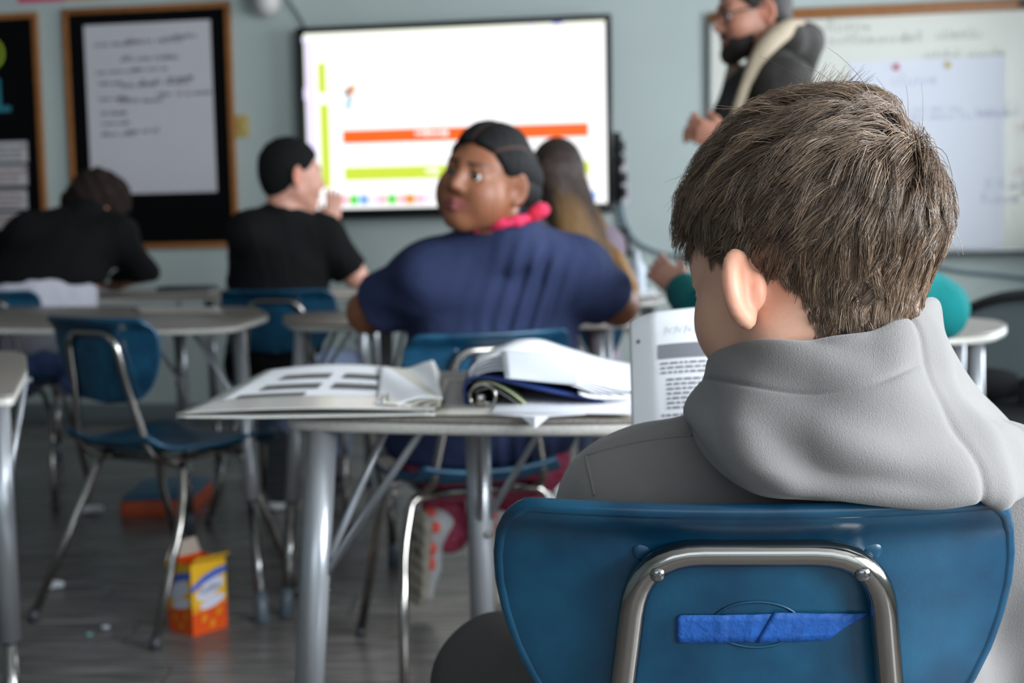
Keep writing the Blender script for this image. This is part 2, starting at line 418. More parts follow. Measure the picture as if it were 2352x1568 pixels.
for fx, fy, l, hh in ((0.08, 0.10, 0.14, 0.045), (0.33, 0.09, 0.28, 0.05), (0.70, 0.07, 0.16, 0.045), (0.28, 0.19, 0.34, 0.045),
                      (0.09, 0.27, 0.08, 0.03), (0.18, 0.265, 0.16, 0.03), (0.38, 0.26, 0.24, 0.03), (0.10, 0.335, 0.15, 0.03), (0.28, 0.345, 0.16, 0.045), (0.44, 0.335, 0.20, 0.045), (0.65, 0.32, 0.18, 0.03),
                      (0.10, 0.425, 0.13, 0.03), (0.25, 0.435, 0.28, 0.045), (0.56, 0.41, 0.12, 0.03), (0.71, 0.41, 0.16, 0.03), (0.10, 0.51, 0.18, 0.032), (0.10, 0.57, 0.17, 0.03), (0.10, 0.635, 0.17, 0.032), (0.30, 0.62, 0.26, 0.034)):
    a = P2(fx, fy); ln.append((a[0], a[1]-hh*0.5, l*cw, hh*0.62))
scribble('handwriting', ln, m_ink, ch, -0.0014, 0.005, 3)
for i in range(4):
    y0 = (325, 380, 436, 487)[i]; y1 = (373, 426, 480, 525)[i]
    c, a, b = wall_sheet('word_card', [(-60, y0+3), (66, y0), (67, y1), (-60, y1+3)], 0.016, ['topmost white word card on the letter board, grey printed lines', 'second white word card on the letter board, under the grey one', 'third white word card on the letter board, red heading', 'lowest white word card on the letter board, just above the slumped pupil'][i], 'card', m_card, group='word cards on the letter board')
    scribble('print', [(-a*0.1, b*0.18, a*0.5, b*0.14), (-a*0.1, -b*0.05, a*0.4, b*0.1), (-a*0.1, -b*0.3, a*0.45, b*0.1)], m_redink if i else m_ink, c, -0.0012, 0.005, 20+i)
# cut-out letters O and L
m_lime = mat('lime_letter', (150, 170, 40), 0.7); m_teal = mat('teal_letter', (40, 128, 140), 0.7)
u, v = wallpt(-12, 124)
V, F = tube_mesh([Vector((math.cos(t)*0.052, 0, math.sin(t)*0.066)) for t in np.linspace(0, 2*math.pi, 33)], 0.011, 8)
o = meshobj('letter_cutout', [(p.x, p.y*0.4, p.z) for p in V], F, m_lime, smooth=True); o.matrix_world = wall_matrix(u, v, 0.020); setp(o, 'lime green cut-out letter O on the black letter board', 'letter')
u, v = wallpt(2, 222)
bm = bmesh.new(); pts = [(-0.02, -0.08), (0.06, -0.08), (0.06, -0.052), (0.008, -0.052), (0.008, 0.09), (-0.02, 0.09)]
f = bm.faces.new([bm.verts.new((p[0], 0, p[1])) for p in pts]); ex = bmesh.ops.extrude_face_region(bm, geom=[f])
for q in ex['geom']:
    if isinstance(q, bmesh.types.BMVert): q.co.y -= 0.006
bmesh.ops.recalc_face_normals(bm, faces=bm.faces[:])
o = bmobj('letter_cutout', bm, m_teal); o.matrix_world = wall_matrix(u, v, 0.015); setp(o, 'teal cut-out letter L below the lime letter O', 'letter')
m_pink = mat('pink_paper', (214, 70, 110), 0.7)
o, _, _ = wall_sheet('paper_banner', [(40, -60), (150, -66), (150, 2), (40, 8)], 0.003, 'pink paper strip high above the gap between the boards', 'paper', m_pink)
m_oran = mat('orange_paper', (222, 140, 60), 0.7)
o, _, _ = wall_sheet('paper_banner', [(152, -66), (300, -74), (300, -6), (152, 0)], 0.003, 'orange paper strip above the bulletin board, beside the pink one', 'paper', m_oran)
# light switch
m_plate = mat('ivory_plastic', (188, 164, 98), 0.4)
u, v = wallpt(556, 290); o = empty('light_switch', None, mw=wall_matrix(u, v, 0.004), label='ivory light switch plate on the wall beside the bulletin board', cat='switch')
box('plate', (0, 0, 0), (0.075, 0.007, 0.115), m_plate, o, bev=0.003); box('toggle', (0, -0.008, 0.004), (0.010, 0.014, 0.022), m_plate, o, bev=0.002)
# rounded white wall device with its cable
m_whp = mat('white_plastic', (206, 200, 196), 0.35); m_cable = mat('grey_cable', (112, 130, 138), 0.5); m_blk = mat('black_plastic', (14, 14, 15), 0.35)
u, v = wallpt(628, -10); o = empty('wall_speaker', None, mw=wall_matrix(u, v, 0.0), label='rounded white device hanging high on the wall above the screen corner', cat='speaker')
implicit('housing', lambda P: smin(cap(P, (0, -0.10, 0.06), (0, -0.10, -0.055), 0.075, 0.066), cap(P, (0, -0.02, 0.02), (0, -0.10, 0.02), 0.03, 0.04), 0.03), (-0.1, -0.2, -0.16), (0.1, 0.03, 0.16), 0.008, m_whp, o)
box('wall_bracket', (0, -0.012, 0.02), (0.09, 0.022, 0.12), m_whp, o, bev=0.004)
a, b, c_, d_ = wallpt(640, -30), wallpt(672, 12), wallpt(690, 40), wallpt(708, 74)
pt = lambda q, off: wall_matrix(q[0], q[1], off).translation
setp(tube('cable', [pt(a, 0.012), pt(b, 0.014), pt(c_, 0.014), pt(d_, 0.012)], 0.007, m_trim, fil=0.1), 'dark cable running from the white wall device down to the screen', 'cable')

# ---------------- the big display
u0, u1, v0, v1 = rect([(693, 71), (1408, 36), (1411, 489), (704, 504)])
TVW, TVH = u1-u0, v1-v0
tv = empty('wall_display', None, mw=wall_matrix((u0+u1)/2, (v0+v1)/2, 0.0), label='large flat screen on the wall showing a white slide with orange bar', cat='screen')
m_bez = mat('bezel_black', (10, 10, 11), 0.25, coat=0.2)
box('back_shell', (0, -0.035, 0), (TVW-0.02, 0.066, TVH-0.02), m_bez, tv, bev=0.01)
bz = 0.030
for c, s in (((0, -0.075, TVH/2-bz/2), (TVW, 0.022, bz)), ((0, -0.075, -TVH/2+bz*0.8), (TVW, 0.022, bz*1.6)), ((-TVW/2+bz/2, -0.0752, 0), (bz, 0.0216, TVH-2.0*bz)), ((TVW/2-bz/2, -0.0752, 0), (bz, 0.0216, TVH-2.0*bz))):
    box('bezel', c, s, m_bez, tv, bev=0.004)
def em(n, rgb, s): return mat('screen_'+n, rgb, 0.3, emit=s)
S_ = 0.62
E = {'white': em('white', (255, 255, 255), S_), 'cream': em('cream', (250, 255, 238), S_*0.95), 'orange': em('orange', (255, 106, 28), 0.52), 'lime': em('lime', (206, 226, 66), 0.55), 'dark': em('dark', (22, 24, 22), 0.44), 'violet': em('violet', (120, 96, 235), 0.55),
     'green': em('green', (90, 220, 80), 0.55), 'sky': em('sky', (120, 170, 250), 0.55), 'rose': em('rose', (245, 190, 200), 0.61), 'amber': em('amber', (225, 150, 50), 0.55), 'brown': em('brown', (120, 60, 36), 0.44), 'lilac': em('lilac', (225, 214, 250), 0.66), 'leaf': em('leaf', (84, 110, 40), 0.39), 'aqua': em('aqua', (150, 200, 210), 0.55), 'paleg': em('paleg', (214, 250, 190), 0.72)}
ek = list(E); SV = []; SF = []; SM = []
def sq(x0, y0, x1, y1, key, lay):   # picture corners -> screen rectangle
    cx, cz = (u0+u1)/2, (v0+v1)/2
    def loc(x, y):      # bilinear in the display's picture quad
        fx = (x-699)/(1409-699); top = 71+(36-71)*fx; bot = 504+(489-504)*fx; fy = (y-top)/(bot-top)
        return (-TVW/2+fx*TVW, TVH/2-fy*TVH)
    a = loc(x0, (y0[0] if isinstance(y0, tuple) else y0)); b = loc(x1, (y0[1] if isinstance(y0, tuple) else y0)); a2 = loc(x0, (y1[0] if isinstance(y1, tuple) else y1)); b2_ = loc(x1, (y1[1] if isinstance(y1, tuple) else y1))
    z1 = (a[1]+b[1])/2; z0 = (a2[1]+b2_[1])/2; y = -0.0745-0.0006*lay; i = len(SV)
    SV.extend([(a[0], y, z0), (b[0], y, z0), (b[0], y, z1), (a[0], y, z1)]); SF.append((i, i+1, i+2, i+3)); SM.append(ek.index(key))
zx, zz = TVW/2-bz*0.9, TVH/2-bz*0.9
SV.extend([(-zx, -0.0745, -zz), (zx, -0.0745, -zz), (zx, -0.0745, zz), (-zx, -0.0745, zz)]); SF.append((0, 1, 2, 3)); SM.append(ek.index('dark'))
sq(716, (90, 55), 1400, (484, 466), 'white', 1)
sq(716, (80, 52), 1396, (94, 62), 'cream', 2); sq(702, (88, 87), 716, (470, 469), 'leaf', 1)
sq(702, (206, 206), 716, (232, 232), 'lilac', 2); sq(704, (92, 90), 722, (104, 102), 'lilac', 2)
sq(718, (100, 98), 738, (470, 468), 'lilac', 2); sq(746, (149, 148), 765, (217, 216), 'lime', 3); sq(748, (242, 241), 769, (431, 430), 'lime', 3)
sq(800, (300, 284), 1356, (330, 314), 'orange', 3); sq(801, (384, 371), 1357, (414, 401), 'lime', 3)
sq(1280, (46, 45), 1302, (60, 59), 'violet', 4); sq(1225, (52, 51), 1240, (62, 61), 'lilac', 4); sq(1316, (82, 81), 1336, (86, 85), 'paleg', 3); sq(1350, (80, 79), 1380, (84, 83), 'paleg', 3)
for i, (kx, key) in enumerate(((778, 'violet'), (800, 'rose'), (822, 'green'), (845, 'sky'), (868, 'lilac'), (888, 'rose'), (910, 'green'), (932, 'rose'), (952, 'amber'), (974, 'rose'), (994, 'lilac'), (1340, 'lilac'), (1360, 'sky'))):
    yy = 460-(kx-778)*0.018; sq(kx-10, (yy-11, yy-11), kx+10, (yy+11, yy+11), key, 4)
sq(1386, (470, 470), 1400, (480, 480), 'green', 2)
# small picture on the slide: plain coloured patches
for x0, y0, x1, y1, key in ((818, 199, 832, 214, 'amber'), (810, 206, 820, 220, 'brown'), (816, 214, 828, 226, 'rose'), (812, 224, 824, 240, 'aqua'), (808, 240, 820, 254, 'aqua'), (806, 214, 812, 222, 'dark')): sq(x0, y0, x1, y1, key, 4)
# white lettering blots on the bars (too soft to read)
r_ = random.Random(4)
for x0, x1, yc in ((968, 1044, 307), (990, 1020, 393)):
    x = x0
    while x < x1:
        wq = r_.uniform(4, 9); hq = r_.uniform(4, 8); sq(x, yc-hq, min(x+wq, x1), yc+hq*0.7, 'white', 5); x += wq+2.2
meshobj('screen', SV, SF, None, tv, mats=[E[k_] for k_ in ek], fmat=SM)
# things hanging beside the display
u, v = wallpt(1420, 385); o = empty('marker_holder', None, mw=wall_matrix(u, v, 0.0), label='black holder strip fixed to the wall at the screen edge', cat='holder')
for i, (dz, wd) in enumerate(((0.10, 0.05), (0.03, 0.035), (-0.05, 0.05), (-0.12, 0.035))): box('clip', (0.01+0.006*i, -0.03, dz), (wd, 0.05, 0.055), m_blk, o, bev=0.006)
box('strip', (0, -0.012, 0), (0.03, 0.02, 0.34), m_blk, o, bev=0.004)
for i, (x, y0, y1) in enumerate(((1436, 375, 412), (1440, 414, 470))):
    o, _, _ = wall_sheet('hanging_tag', [(x-8, y0), (x+8, y0), (x+8, y1), (x-8, y1)], 0.05, ['white paper tag hanging beside the screen, the shorter one', 'longer white paper tag hanging below the short one beside the screen'][i], 'tag', m_paper)
u, v = wallpt(1422, 556); o = empty('wall_box', None, mw=wall_matrix(u, v, 0.0), label='small black connection box under the screen corner', cat='box')
box('case', (0, -0.03, 0), (0.11, 0.058, 0.14), m_blk, o, bev=0.008); box('port', (0.02, -0.062, -0.02), (0.03, 0.008, 0.02), m_trim, o, bev=0.002)
for i, (pts, lab) in enumerate((([(1424, 460), (1440, 520), (1470, 560), (1530, 583), (1610, 592), (1700, 596)], 'grey cable drooping along the wall from the screen corner'),
             ([(1420, 470), (1432, 540), (1462, 600), (1458, 680), (1450, 760)], 'grey cable hanging down the wall under the screen'),
             ([(2120, 606), (2200, 622), (2280, 630), (2420, 646)], 'grey cable running along the wall below the whiteboard'))):
    q = [pt(wallpt(*p), 0.014) for p in pts]; q = [Vector(x) for x in catmull(np.array([list(z) for z in q]), 26)]
    setp(tube('cable', q, 0.008, m_cable, n=8), lab, 'cable')
# ---------------- whiteboard
m_wb = mat('whiteboard_enamel', (220, 219, 208), 0.22, coat=0.3); m_alu = mat('aluminium', (120, 124, 124), 0.4, metal=0.7)
WBP = [(1630, 46), (2760, -2), (2800, 590), (1636, 578)]
u0w, u1w, v0w, v1w = rect([(1630, 34), (2700, 0), (2700, 575), (1630, 578)])
wb = empty('whiteboard', None, mw=wall_matrix((u0w+u1w)/2, (v0w+v1w)/2, 0.0), label='large whiteboard with an oak top rail and faint writing', cat='whiteboard'); ww, wh = u1w-u0w, v1w-v0w
box('panel', (0, -0.010, 0), (ww, 0.018, wh), m_wb, wb)
box('top_rail', (0, -0.018, wh/2-0.005), (ww, 0.034, 0.05), m_oak, wb, bev=0.004)
box('edge_strip', (-ww/2, -0.014, 0), (0.02, 0.026, wh), m_alu, wb, bev=0.003)
box('tray', (0, -0.045, -wh/2), (ww, 0.09, 0.022), m_alu, wb, bev=0.005)
box('rail_clip', (0.37*1.0, -0.04, wh/2-0.004), (0.03, 0.02, 0.03), m_blk, wb, bev=0.004)
def wbl(x, y): a = wallpt(x, y); return (a[0]-(u0w+u1w)/2, a[1]-(v0w+v1w)/2)
m_faint = mat('faint_marker', (178, 178, 168), 0.7); m_faintr = mat('faint_red_marker', (212, 180, 176), 0.7)
ln = []
for x, y, l, hh in ((1880, 75, 0.20, 0.06), (1905, 105, 0.14, 0.05), (2010, 100, 0.06, 0.04), (2070, 98, 0.10, 0.05), (2150, 92, 0.16, 0.05), (2120, 135, 0.07, 0.035), (2220, 132, 0.16, 0.035)):
    a = wbl(x, y); ln.append((a[0], a[1], l, hh))
scribble('handwriting', ln, m_faint, wb, -0.0200, 0.005, 9)
ln = []
for x, y, l, hh in ((2330, 300, 0.10, 0.05), (2322, 400, 0.12, 0.05), (2336, 450, 0.1, 0.04)):
    a = wbl(x, y); ln.append((a[0], a[1], l, hh))
scribble('handwriting', ln, m_faintr, wb, -0.0200, 0.005, 10)
m_bpap = mat('bluish_chart_paper', (222, 223, 232), 0.8)
sh, sw_, shh = wall_sheet('chart_sheet', [(1945, 142), (2306, 130), (2302, 582), (1952, 578)], 0.096, 'bluish white chart sheet held on the whiteboard by two magnets', 'paper', m_bpap)
# sheet hangs on the board's face
sh.matrix_world = wall_matrix(*[(q[0]+q[1])/2 for q in (rect([(1945, 142), (2306, 130), (2302, 582), (1952, 578)])[0:2], rect([(1945, 142), (2306, 130), (2302, 582), (1952, 578)])[2:4])], 0.0215)
def shl(fx, fy, l, hh): return (-sw_/2+fx*sw_, shh/2-fy*shh, l*sw_, hh)
scribble('handwriting', [shl(0.28, 0.13, 0.3, 0.05), shl(0.30, 0.27, 0.38, 0.03), shl(0.40, 0.31, 0.5, 0.03), shl(0.82, 0.30, 0.1, 0.06), shl(0.88, 0.68, 0.06, 0.08), shl(0.86, 0.75, 0.08, 0.05)], mat('pale_pen', (178, 180, 200), 0.7), sh, -0.0012, 0.004, 12)
for (x, y), c, nm in (((2057, 155), (190, 70, 80), 'red'), ((2175, 150), (196, 170, 66), 'yellow')):
    u, v = wallpt(x, y); o = empty('magnet', None, mw=wall_matrix(u, v, 0.0225), label='round %s magnet holding the bluish chart sheet' % nm, cat='magnet')
    bm = bmesh.new(); bmesh.ops.create_cone(bm, cap_ends=True, segments=20, radius1=0.016, radius2=0.013, depth=0.010, matrix=Matrix.Translation((0, -0.005, 0)) @ Matrix.Rotation(math.pi/2, 4, 'X')); bmobj('disc', bm, mat(nm+'_magnet', c, 0.35), o, smooth=True, angle=0.6)

# ================================================================== chairs
m_shell = mat('teal_blue_plastic', (9, 54, 80), 0.30, rgb2=(22, 80, 108), vscale=14, bump=0.06, bscale=260, detail=7)
m_chrome = mat('chrome', (158, 153, 147), 0.12, metal=1.0); m_glide = mat('glide', (60, 62, 66), 0.4)
m_tubeg = mat('worn_chrome', (140, 138, 135), 0.2, metal=1.0)
def chair_outline(n=72):
    # half outline of the backrest: x half-width by height t (0 top .. 1 bottom)
    pts = []
    H = 0.205
    prof = [(0.0, 0.160), (0.004, 0.168), (0.012, 0.175), (0.026, 0.1815), (0.045, 0.1842), (0.065, 0.1835), (0.09, 0.179), (0.115, 0.1715), (0.14, 0.160), (0.165, 0.144), (0.185, 0.122), (0.198, 0.095), (0.204, 0.06), (0.205, 0.0)]
    return prof
def make_chair(name):
    root = empty(name, (0, 0, 0))
    prof = chair_outline(); hs = np.array([p[0] for p in prof]); ws = np.array([p[1] for p in prof])
    # backrest as a grid fitted into the outline, curved round the sitter
    nv, nu = 34, 27; d = np.concatenate([np.linspace(0, 0.03, 10)**1.0, np.linspace(0.036, 0.205, nv-10)])
    PGf = np.zeros((nv, nu, 3))
    for i, dd in enumerate(d):
        wdt = np.interp(dd, hs, ws)
        for j in range(nu):
            s = -1+2*j/(nu-1); s = math.copysign(abs(s)**0.85, s); x = s*wdt
            z = 0.775-dd + 0.010*0; y = -0.235 + 0.17*dd + 1.05*x*x - 0.020*math.exp(-(dd/0.016)**2)
            PGf[i, j] = (x, y, z)
    o = grid_surface('backrest', PGf, m_shell, root); md = o.modifiers.new('thickness', 'SOLIDIFY'); md.thickness = 0.009; md.offset = 0
    bv = o.modifiers.new('round', 'BEVEL'); bv.width = 0.003; bv.segments = 3; bv.limit_method = 'ANGLE'; bv.angle_limit = math.radians(50)
    # rolled rim round the backrest
    rim = [PGf[0, j] for j in range(nu)] + [PGf[i, nu-1] for i in range(1, nv)] + [PGf[nv-1, j] for j in range(nu-2, -1, -1)] + [PGf[i, 0] for i in range(nv-2, 0, -1)]
    V, F = loop_mesh(rim, 0.0058, 8); meshobj('backrest_rim', V, F, m_shell, o, smooth=True)
    # seat
    C = []
    for yy, zz, wd in ((-0.205, 0.475, 0.150), (-0.165, 0.446, 0.175), (-0.09, 0.434, 0.188), (0.02, 0.433, 0.196), (0.12, 0.440, 0.198), (0.185, 0.436, 0.190), (0.212, 0.412, 0.175)):
        C.append([(s*wd, yy, zz+0.018*abs(s)**2.4) for s in (-1, -0.8, -0.4, 0, 0.4, 0.8, 1)])
    so = grid_surface('seat', patch(C, 26, 21), m_shell, root, thick=0.009)
    # back tube: one bent chrome loop that runs down and forward under the seat
    yb = lambda z: -0.2345 + 0.17*(0.775-z) - 0.0065
    L = [(-0.125, 0.17, 0.424), (-0.132, -0.13, 0.416), (-0.128, -0.185, 0.45), (-0.100, yb(0.60), 0.60), (-0.083, yb(0.735)-0.004, 0.742)]
    path = L + [(-x, y, z) for x, y, z in L[::-1]]
    tube('back_tube', path, 0.0098, m_chrome, root, n=14, fil=0.045, nf=8)
    for s in (-1, 1):
        a = Vector((s*0.0705, yb(0.728)-0.0118, 0.7285))
        bm = bmesh.new(); bmesh.ops.create_uvsphere(bm, u_segments=16, v_segments=8, radius=0.0056)
        for v in bm.verts: v.co.y *= 0.55
        bmesh.ops.translate(bm, verts=bm.verts[:], vec=a); sc_ = bmobj('screw', bm, m_tubeg, root, smooth=True)
        bm = bmesh.new()
        for ang in (0.5, 0.5+math.pi/2):
            q = bmesh.ops.create_cube(bm, size=1.0)['verts']
            for v in q:
                p = Vector((v.co.x*0.0056, v.co.y*0.0012, v.co.z*0.0015)); p.rotate(Matrix.Rotation(ang, 3, 'Y')); v.co = p + a + Vector((0, -0.0029, 0))
        bmobj('cross_slot', bm, m_glide, sc_)
        bm = bmesh.new(); bmesh.ops.create_uvsphere(bm, u_segments=16, v_segments=8, radius=0.0075)
        for v in bm.verts: v.co.y *= 0.35
        bmesh.ops.translate(bm, verts=bm.verts[:], vec=(s*0.080, yb(0.74)+0.0085, 0.741)); bmobj('boss', bm, m_shell, o, smooth=True)
    # moulded ring on the backrest
    V, F = tube_mesh([Vector((0.031*math.cos(t), -0.2398+0.17*(0.775-0.6865-0.0175*math.sin(t))+1.05*(0.031*math.cos(t))**2, 0.6865+0.0175*math.sin(t))) for t in np.linspace(0, 2*math.pi, 41)], 0.0011, 6); meshobj('moulded_ring', V, F[:-2], m_shell, o, smooth=True)
    # legs: front pair and rear pair, each leg its own mesh, joined by a cross bar under the seat
    for nm, y0, y1, xs in (('rear', -0.10, -0.275, 0.225), ('front', 0.10, 0.225, 0.215)):
        tube('cross_bar', [(-0.13, y0, 0.412), (0.13, y0, 0.412)], 0.0105, m_tubeg, root)
        for s in (-1, 1):
            lg = tube('leg', [(s*0.10, y0, 0.412), (s*0.155, y0, 0.405), (s*0.185, (y0*0.8+y1*0.2), 0.30), (s*xs, y1, 0.014)], 0.0108, m_chrome, root, n=12, fil=0.05)
            tube('glide', [(s*xs, y1, 0.03), (s*(xs+0.001), y1, 0.0)], 0.0135, m_glide, lg, n=12)
    return root
proto = make_chair('classroom_chair'); first = [True]
def place_chair(ptop, yaw, ztop, label, ws=1.0):
    if first[0]: c = proto; first[0] = False
    else: c = copy_tree(proto)
    s = ztop/0.781; R = Matrix.Rotation(math.radians(yaw), 3, 'Z'); back = R @ Vector((0, -0.235*s*ws, 0))
    c.location = (ptop.x-back.x, ptop.y-back.y, 0); c.rotation_euler = (0, 0, math.radians(yaw)); c.scale = (s*ws, s*ws, s)
    setp(c, label, 'chair', 'teal plastic classroom chairs'); return c
CH = {}
p = pix(1740, 1141, 0.91); CH['boy'] = place_chair(p, -4.0, p.z, 'teal blue plastic chair of the boy in grey hoodie, blue tape on its back')
p = pix(207, 727, 3.15); CH['empty'] = place_chair(p, -33, p.z, 'empty teal plastic chair standing beside the cracker carton')
p = pix(1132, 760, 2.70); CH['girl'] = place_chair(p, 18, p.z, 'teal plastic chair of the pupil in navy shirt')
p = pix(628, 664, 4.30); CH['black'] = place_chair(p, -8, p.z, 'dark teal chair of the pupil in black T-shirt', 1.05)
p = pix(-42, 668, 4.60); CH['slump'] = place_chair(p, 4, p.z, 'dark teal chair under the pupil slumped in black sweatshirt')
p = pix(1890, 772, 2.32); CH['green'] = place_chair(p, 0, p.z, 'teal plastic chair of the pupil in green, hidden behind the hoodie boy')
p = pix(1290, 690, 3.72); CH['long'] = place_chair(p, 0, p.z, 'teal plastic chair of the long-haired pupil')
# blue tape across the near chair
m_tape = mat('blue_masking_tape', (22, 82, 158), 0.65, var=0.12, vscale=70, bump=0.5, bscale=220)
cb = CH['boy']
def on_back(x, z, off):  # point on the rear face of the near chair's backrest, chair local
    dd = 0.775-z; return (x, -0.235+0.17*dd+1.05*x*x-0.0052-off, z)
def tape_strip(name, poly, off, label):
    V = []; F = []; n = 24
    for i in range(n+1):
        t = i/n; (xa, za), (xb, zb) = poly(t)
        wv = 0.0006*math.sin(t*17)+0.0004*math.sin(t*41)
        for q in (0, 0.25, 0.5, 0.75, 1): V.append(on_back(xa+(xb-xa)*q, za+(zb-za)*q, off+max(0, wv)))
    for i in range(n):
        for j in range(4): F.append((i*5+j, (i+1)*5+j, (i+1)*5+j+1, i*5+j+1))
    o = meshobj(name, V, F, m_tape, None, smooth=True); o.matrix_world = Matrix.Translation(cb.location) @ Matrix.Rotation(math.radians(-4), 4, 'Z') @ Matrix.Diagonal((*cb.scale, 1))
    md = o.modifiers.new('thickness', 'SOLIDIFY'); md.thickness = 0.0003; md.offset = 1
    return setp(o, label, 'tape')
tape_strip('masking_tape', lambda t: ((-0.0585+t*0.070+0.002*(t < 0.05), 0.693+t*0.002-0.0025*(t < 0.04)), (-0.0565+t*0.064, 0.671+t*0.0025+0.002*(t < 0.04))), 0.0006, 'piece of blue masking tape on the near chair, left overlapped end')
tape_strip('masking_tape', lambda t: ((0.012+t*0.0690, 0.6965-t*0.003), (0.000+t*0.0610, 0.673+t*0.0015+0.008*max(0, t-0.85)/0.15)), 0.0016, 'piece of blue masking tape lying over the other near the chair tube')
# ================================================================== desks
DZ = 0.745
m_lam = mat('speckled_laminate', (116, 109, 101), 0.35, rgb2=(140, 133, 124), vscale=260, detail=2)
m_edge = mat('desk_edge', (186, 182, 174), 0.38, rgb2=(200, 196, 188), vscale=200, detail=2)
m_leg = mat('silver_paint', (172, 174, 178), 0.28, metal=0.55); m_boot = mat('desk_glide', (86, 96, 104), 0.4)
def desk(label, outline, legs, r=0.05, lr=0.0195, z=DZ, brace=True):
    cx = sum(p[0] for p in outline)/len(outline); cy = sum(p[1] for p in outline)/len(outline)
    o = empty('school_desk', (cx, cy, 0), label=label, cat='desk', group='school desks')
    pl = [(p[0]-cx, p[1]-cy) for p in outline]; pl = round_poly(pl, r)
    prism('desk_top', pl, z-0.006, z, m_lam, o, bev=0.003)
    prism('edge_band', pl, z-0.021, z-0.0055, m_edge, o, bev=0.006)
    for (x, y, sx, sy) in legs:       # top point and foot offset
        x -= cx; y -= cy; t = Vector((x, y, z-0.020)); f = Vector((x+sx, y+sy, 0.0)); m1 = t.lerp(f, 0.60)
        lg = tube('leg', [t, m1], lr, m_leg, o, n=18)
        tube('leg_insert', [t.lerp(f, 0.57), t.lerp(f, 0.985)], lr*0.72, m_tubeg, lg, n=14)
        tube('foot', [t.lerp(f, 0.90), t.lerp(f, 0.93), f], [lr*0.78, lr*0.86, lr*0.9], m_boot, lg, n=14)
        if brace:
            c = Vector((-x, -y, 0)); c.normalize(); j = t.lerp(f, 0.30)
            for a in (-0.55, 0.55):
                q = c.copy(); q.rotate(Matrix.Rotation(a, 3, 'Z')); tube('brace', [j, t+q*0.135+Vector((0, 0, 0.0)), t+q*0.160], 0.0055, m_leg, o, n=8)
            tube('brace_bolt', [j, j+c*0.024], 0.006, m_tubeg, o, n=8)
    return o
def legto(tx, ty, Z, fx, fy):       # leg from a point under the top to its foot on the floor
    t = pix(tx, ty, Z); f = G(fx, fy, 0.0); return (t.x, t.y, f.x-t.x, f.y-t.y)
xy = lambda *a: [G(x, y, DZ)[:2] for x, y in a]
near_o = xy((652, 952), (760, 957), (900, 961), (1060, 964), (1230, 965), (1400, 964), (1600, 960), (1850, 948), (2000, 930), (1990, 870), (1800, 850), (1440, 846), (1030, 851), (850, 856), (745, 880))
a = pix(742, 985, 1.70); b = pix(1098, 990, 2.02)
DESK1 = desk('desk nearest the camera, holding the open binder and folder', near_o, [(a.x, a.y, -0.060, -0.02), (b.x, b.y-0.02, 0.0, 0.05), (0.40, 1.74, 0.04, 0.02)], r=0.03)
# middle row, picture side of the empty chair
near_o = xy((-260, 748), (150, 751), (400, 752), (540, 747), (622, 722), (586, 704), (300, 703), (-260, 704))
a = G(553, 742, DZ-0.03); c = G(420, 708, DZ)
desk('rounded desk behind the empty chair, with a paper sheet on it', near_o, [legto(548, 760, 3.50, 604, 1432), (c.x, c.y-0.06, 0.0, 0.04), (-2.0, 3.5, -0.04, -0.02), (-1.75, 4.1, -0.03, 0.04)], r=0.10)
a = pix(-4, 950, 2.20)
desk('desk whose corner alone shows at the picture border', xy((-330, 912), (30, 906), (62, 846), (60, 815), (40, 806), (-330, 800)), [(a.x, a.y, 0.0, -0.01), (-0.96, 2.06, -0.03, -0.02), (-1.12, 2.52, -0.03, 0.02)], r=0.03)
a = G(690, 742, DZ-0.03)
desk('desk under the elbows of the pupil in navy shirt', xy((646, 724), (668, 744), (900, 745), (1200, 741), (1440, 736), (1472, 724), (1440, 708), (1200, 709), (900, 712), (700, 716)), [legto(694, 752, 3.40, 656, 1418), (G(1372, 735, DZ).x, G(1372, 735, DZ).y+0.06, 0.02, -0.02), (G(885, 722, DZ).x, G(885, 722, DZ).y, 0, 0.03), (G(1390, 715, DZ).x, G(1390, 715, DZ).y, 0.02, 0.03)], r=0.08)
desk('far desk in front of the slumped pupil in black', [(-2.1, 5.0), (-1.12, 5.0), (-1.05, 5.25), (-1.12, 5.65), (-2.1, 5.75)], [(-1.2, 5.1, 0.02, -0.03), (-1.2, 5.55, 0.02, 0.03), (-2.0, 5.1, -0.02, -0.03), (-2.0, 5.6, -0.02, 0.03)], r=0.08)
desk('far desk in front of the pupil in black T-shirt', [(-1.0, 4.85), (-0.52, 4.80), (-0.44, 5.0), (-0.5, 5.45), (-1.0, 5.5)], [(-0.58, 4.93, 0.02, -0.03), (-0.58, 5.35, 0.02, 0.03), (-0.93, 4.95, -0.02, -0.03), (-0.93, 5.4, -0.02, 0.03)], r=0.08)
a = G(2250, 755, DZ)
desk('white-edged desk under the elbow of the pupil in green', xy((1640, 772), (2150, 773), (2280, 765), (2322, 746), (2280, 730), (1640, 722)), [(a.x, a.y+0.03, 0.012, -0.01), (G(1680, 765, DZ).x, G(1680, 765, DZ).y+0.05, -0.03, -0.02), (G(1680, 732, DZ).x, G(1680, 732, DZ).y, -0.03, 0.02), (G(2200, 735, DZ).x, G(2200, 735, DZ).y, 0.0, 0.03)], r=0.12)
desk('far desk with the white bottle, below the drooping cable', xy((1230, 694), (1500, 690), (1535, 678), (1510, 664), (1230, 664)), [(G(1500, 684, DZ).x, G(1500, 684, DZ).y+0.05, 0.01, -0.02), (G(1270, 684, DZ).x, G(1270, 684, DZ).y, -0.02, -0.02), (G(1480, 668, DZ).x, G(1480, 668, DZ).y, 0.02, 0.02), (G(1270, 668, DZ).x, G(1270, 668, DZ).y, -0.02, 0.02)], r=0.10)
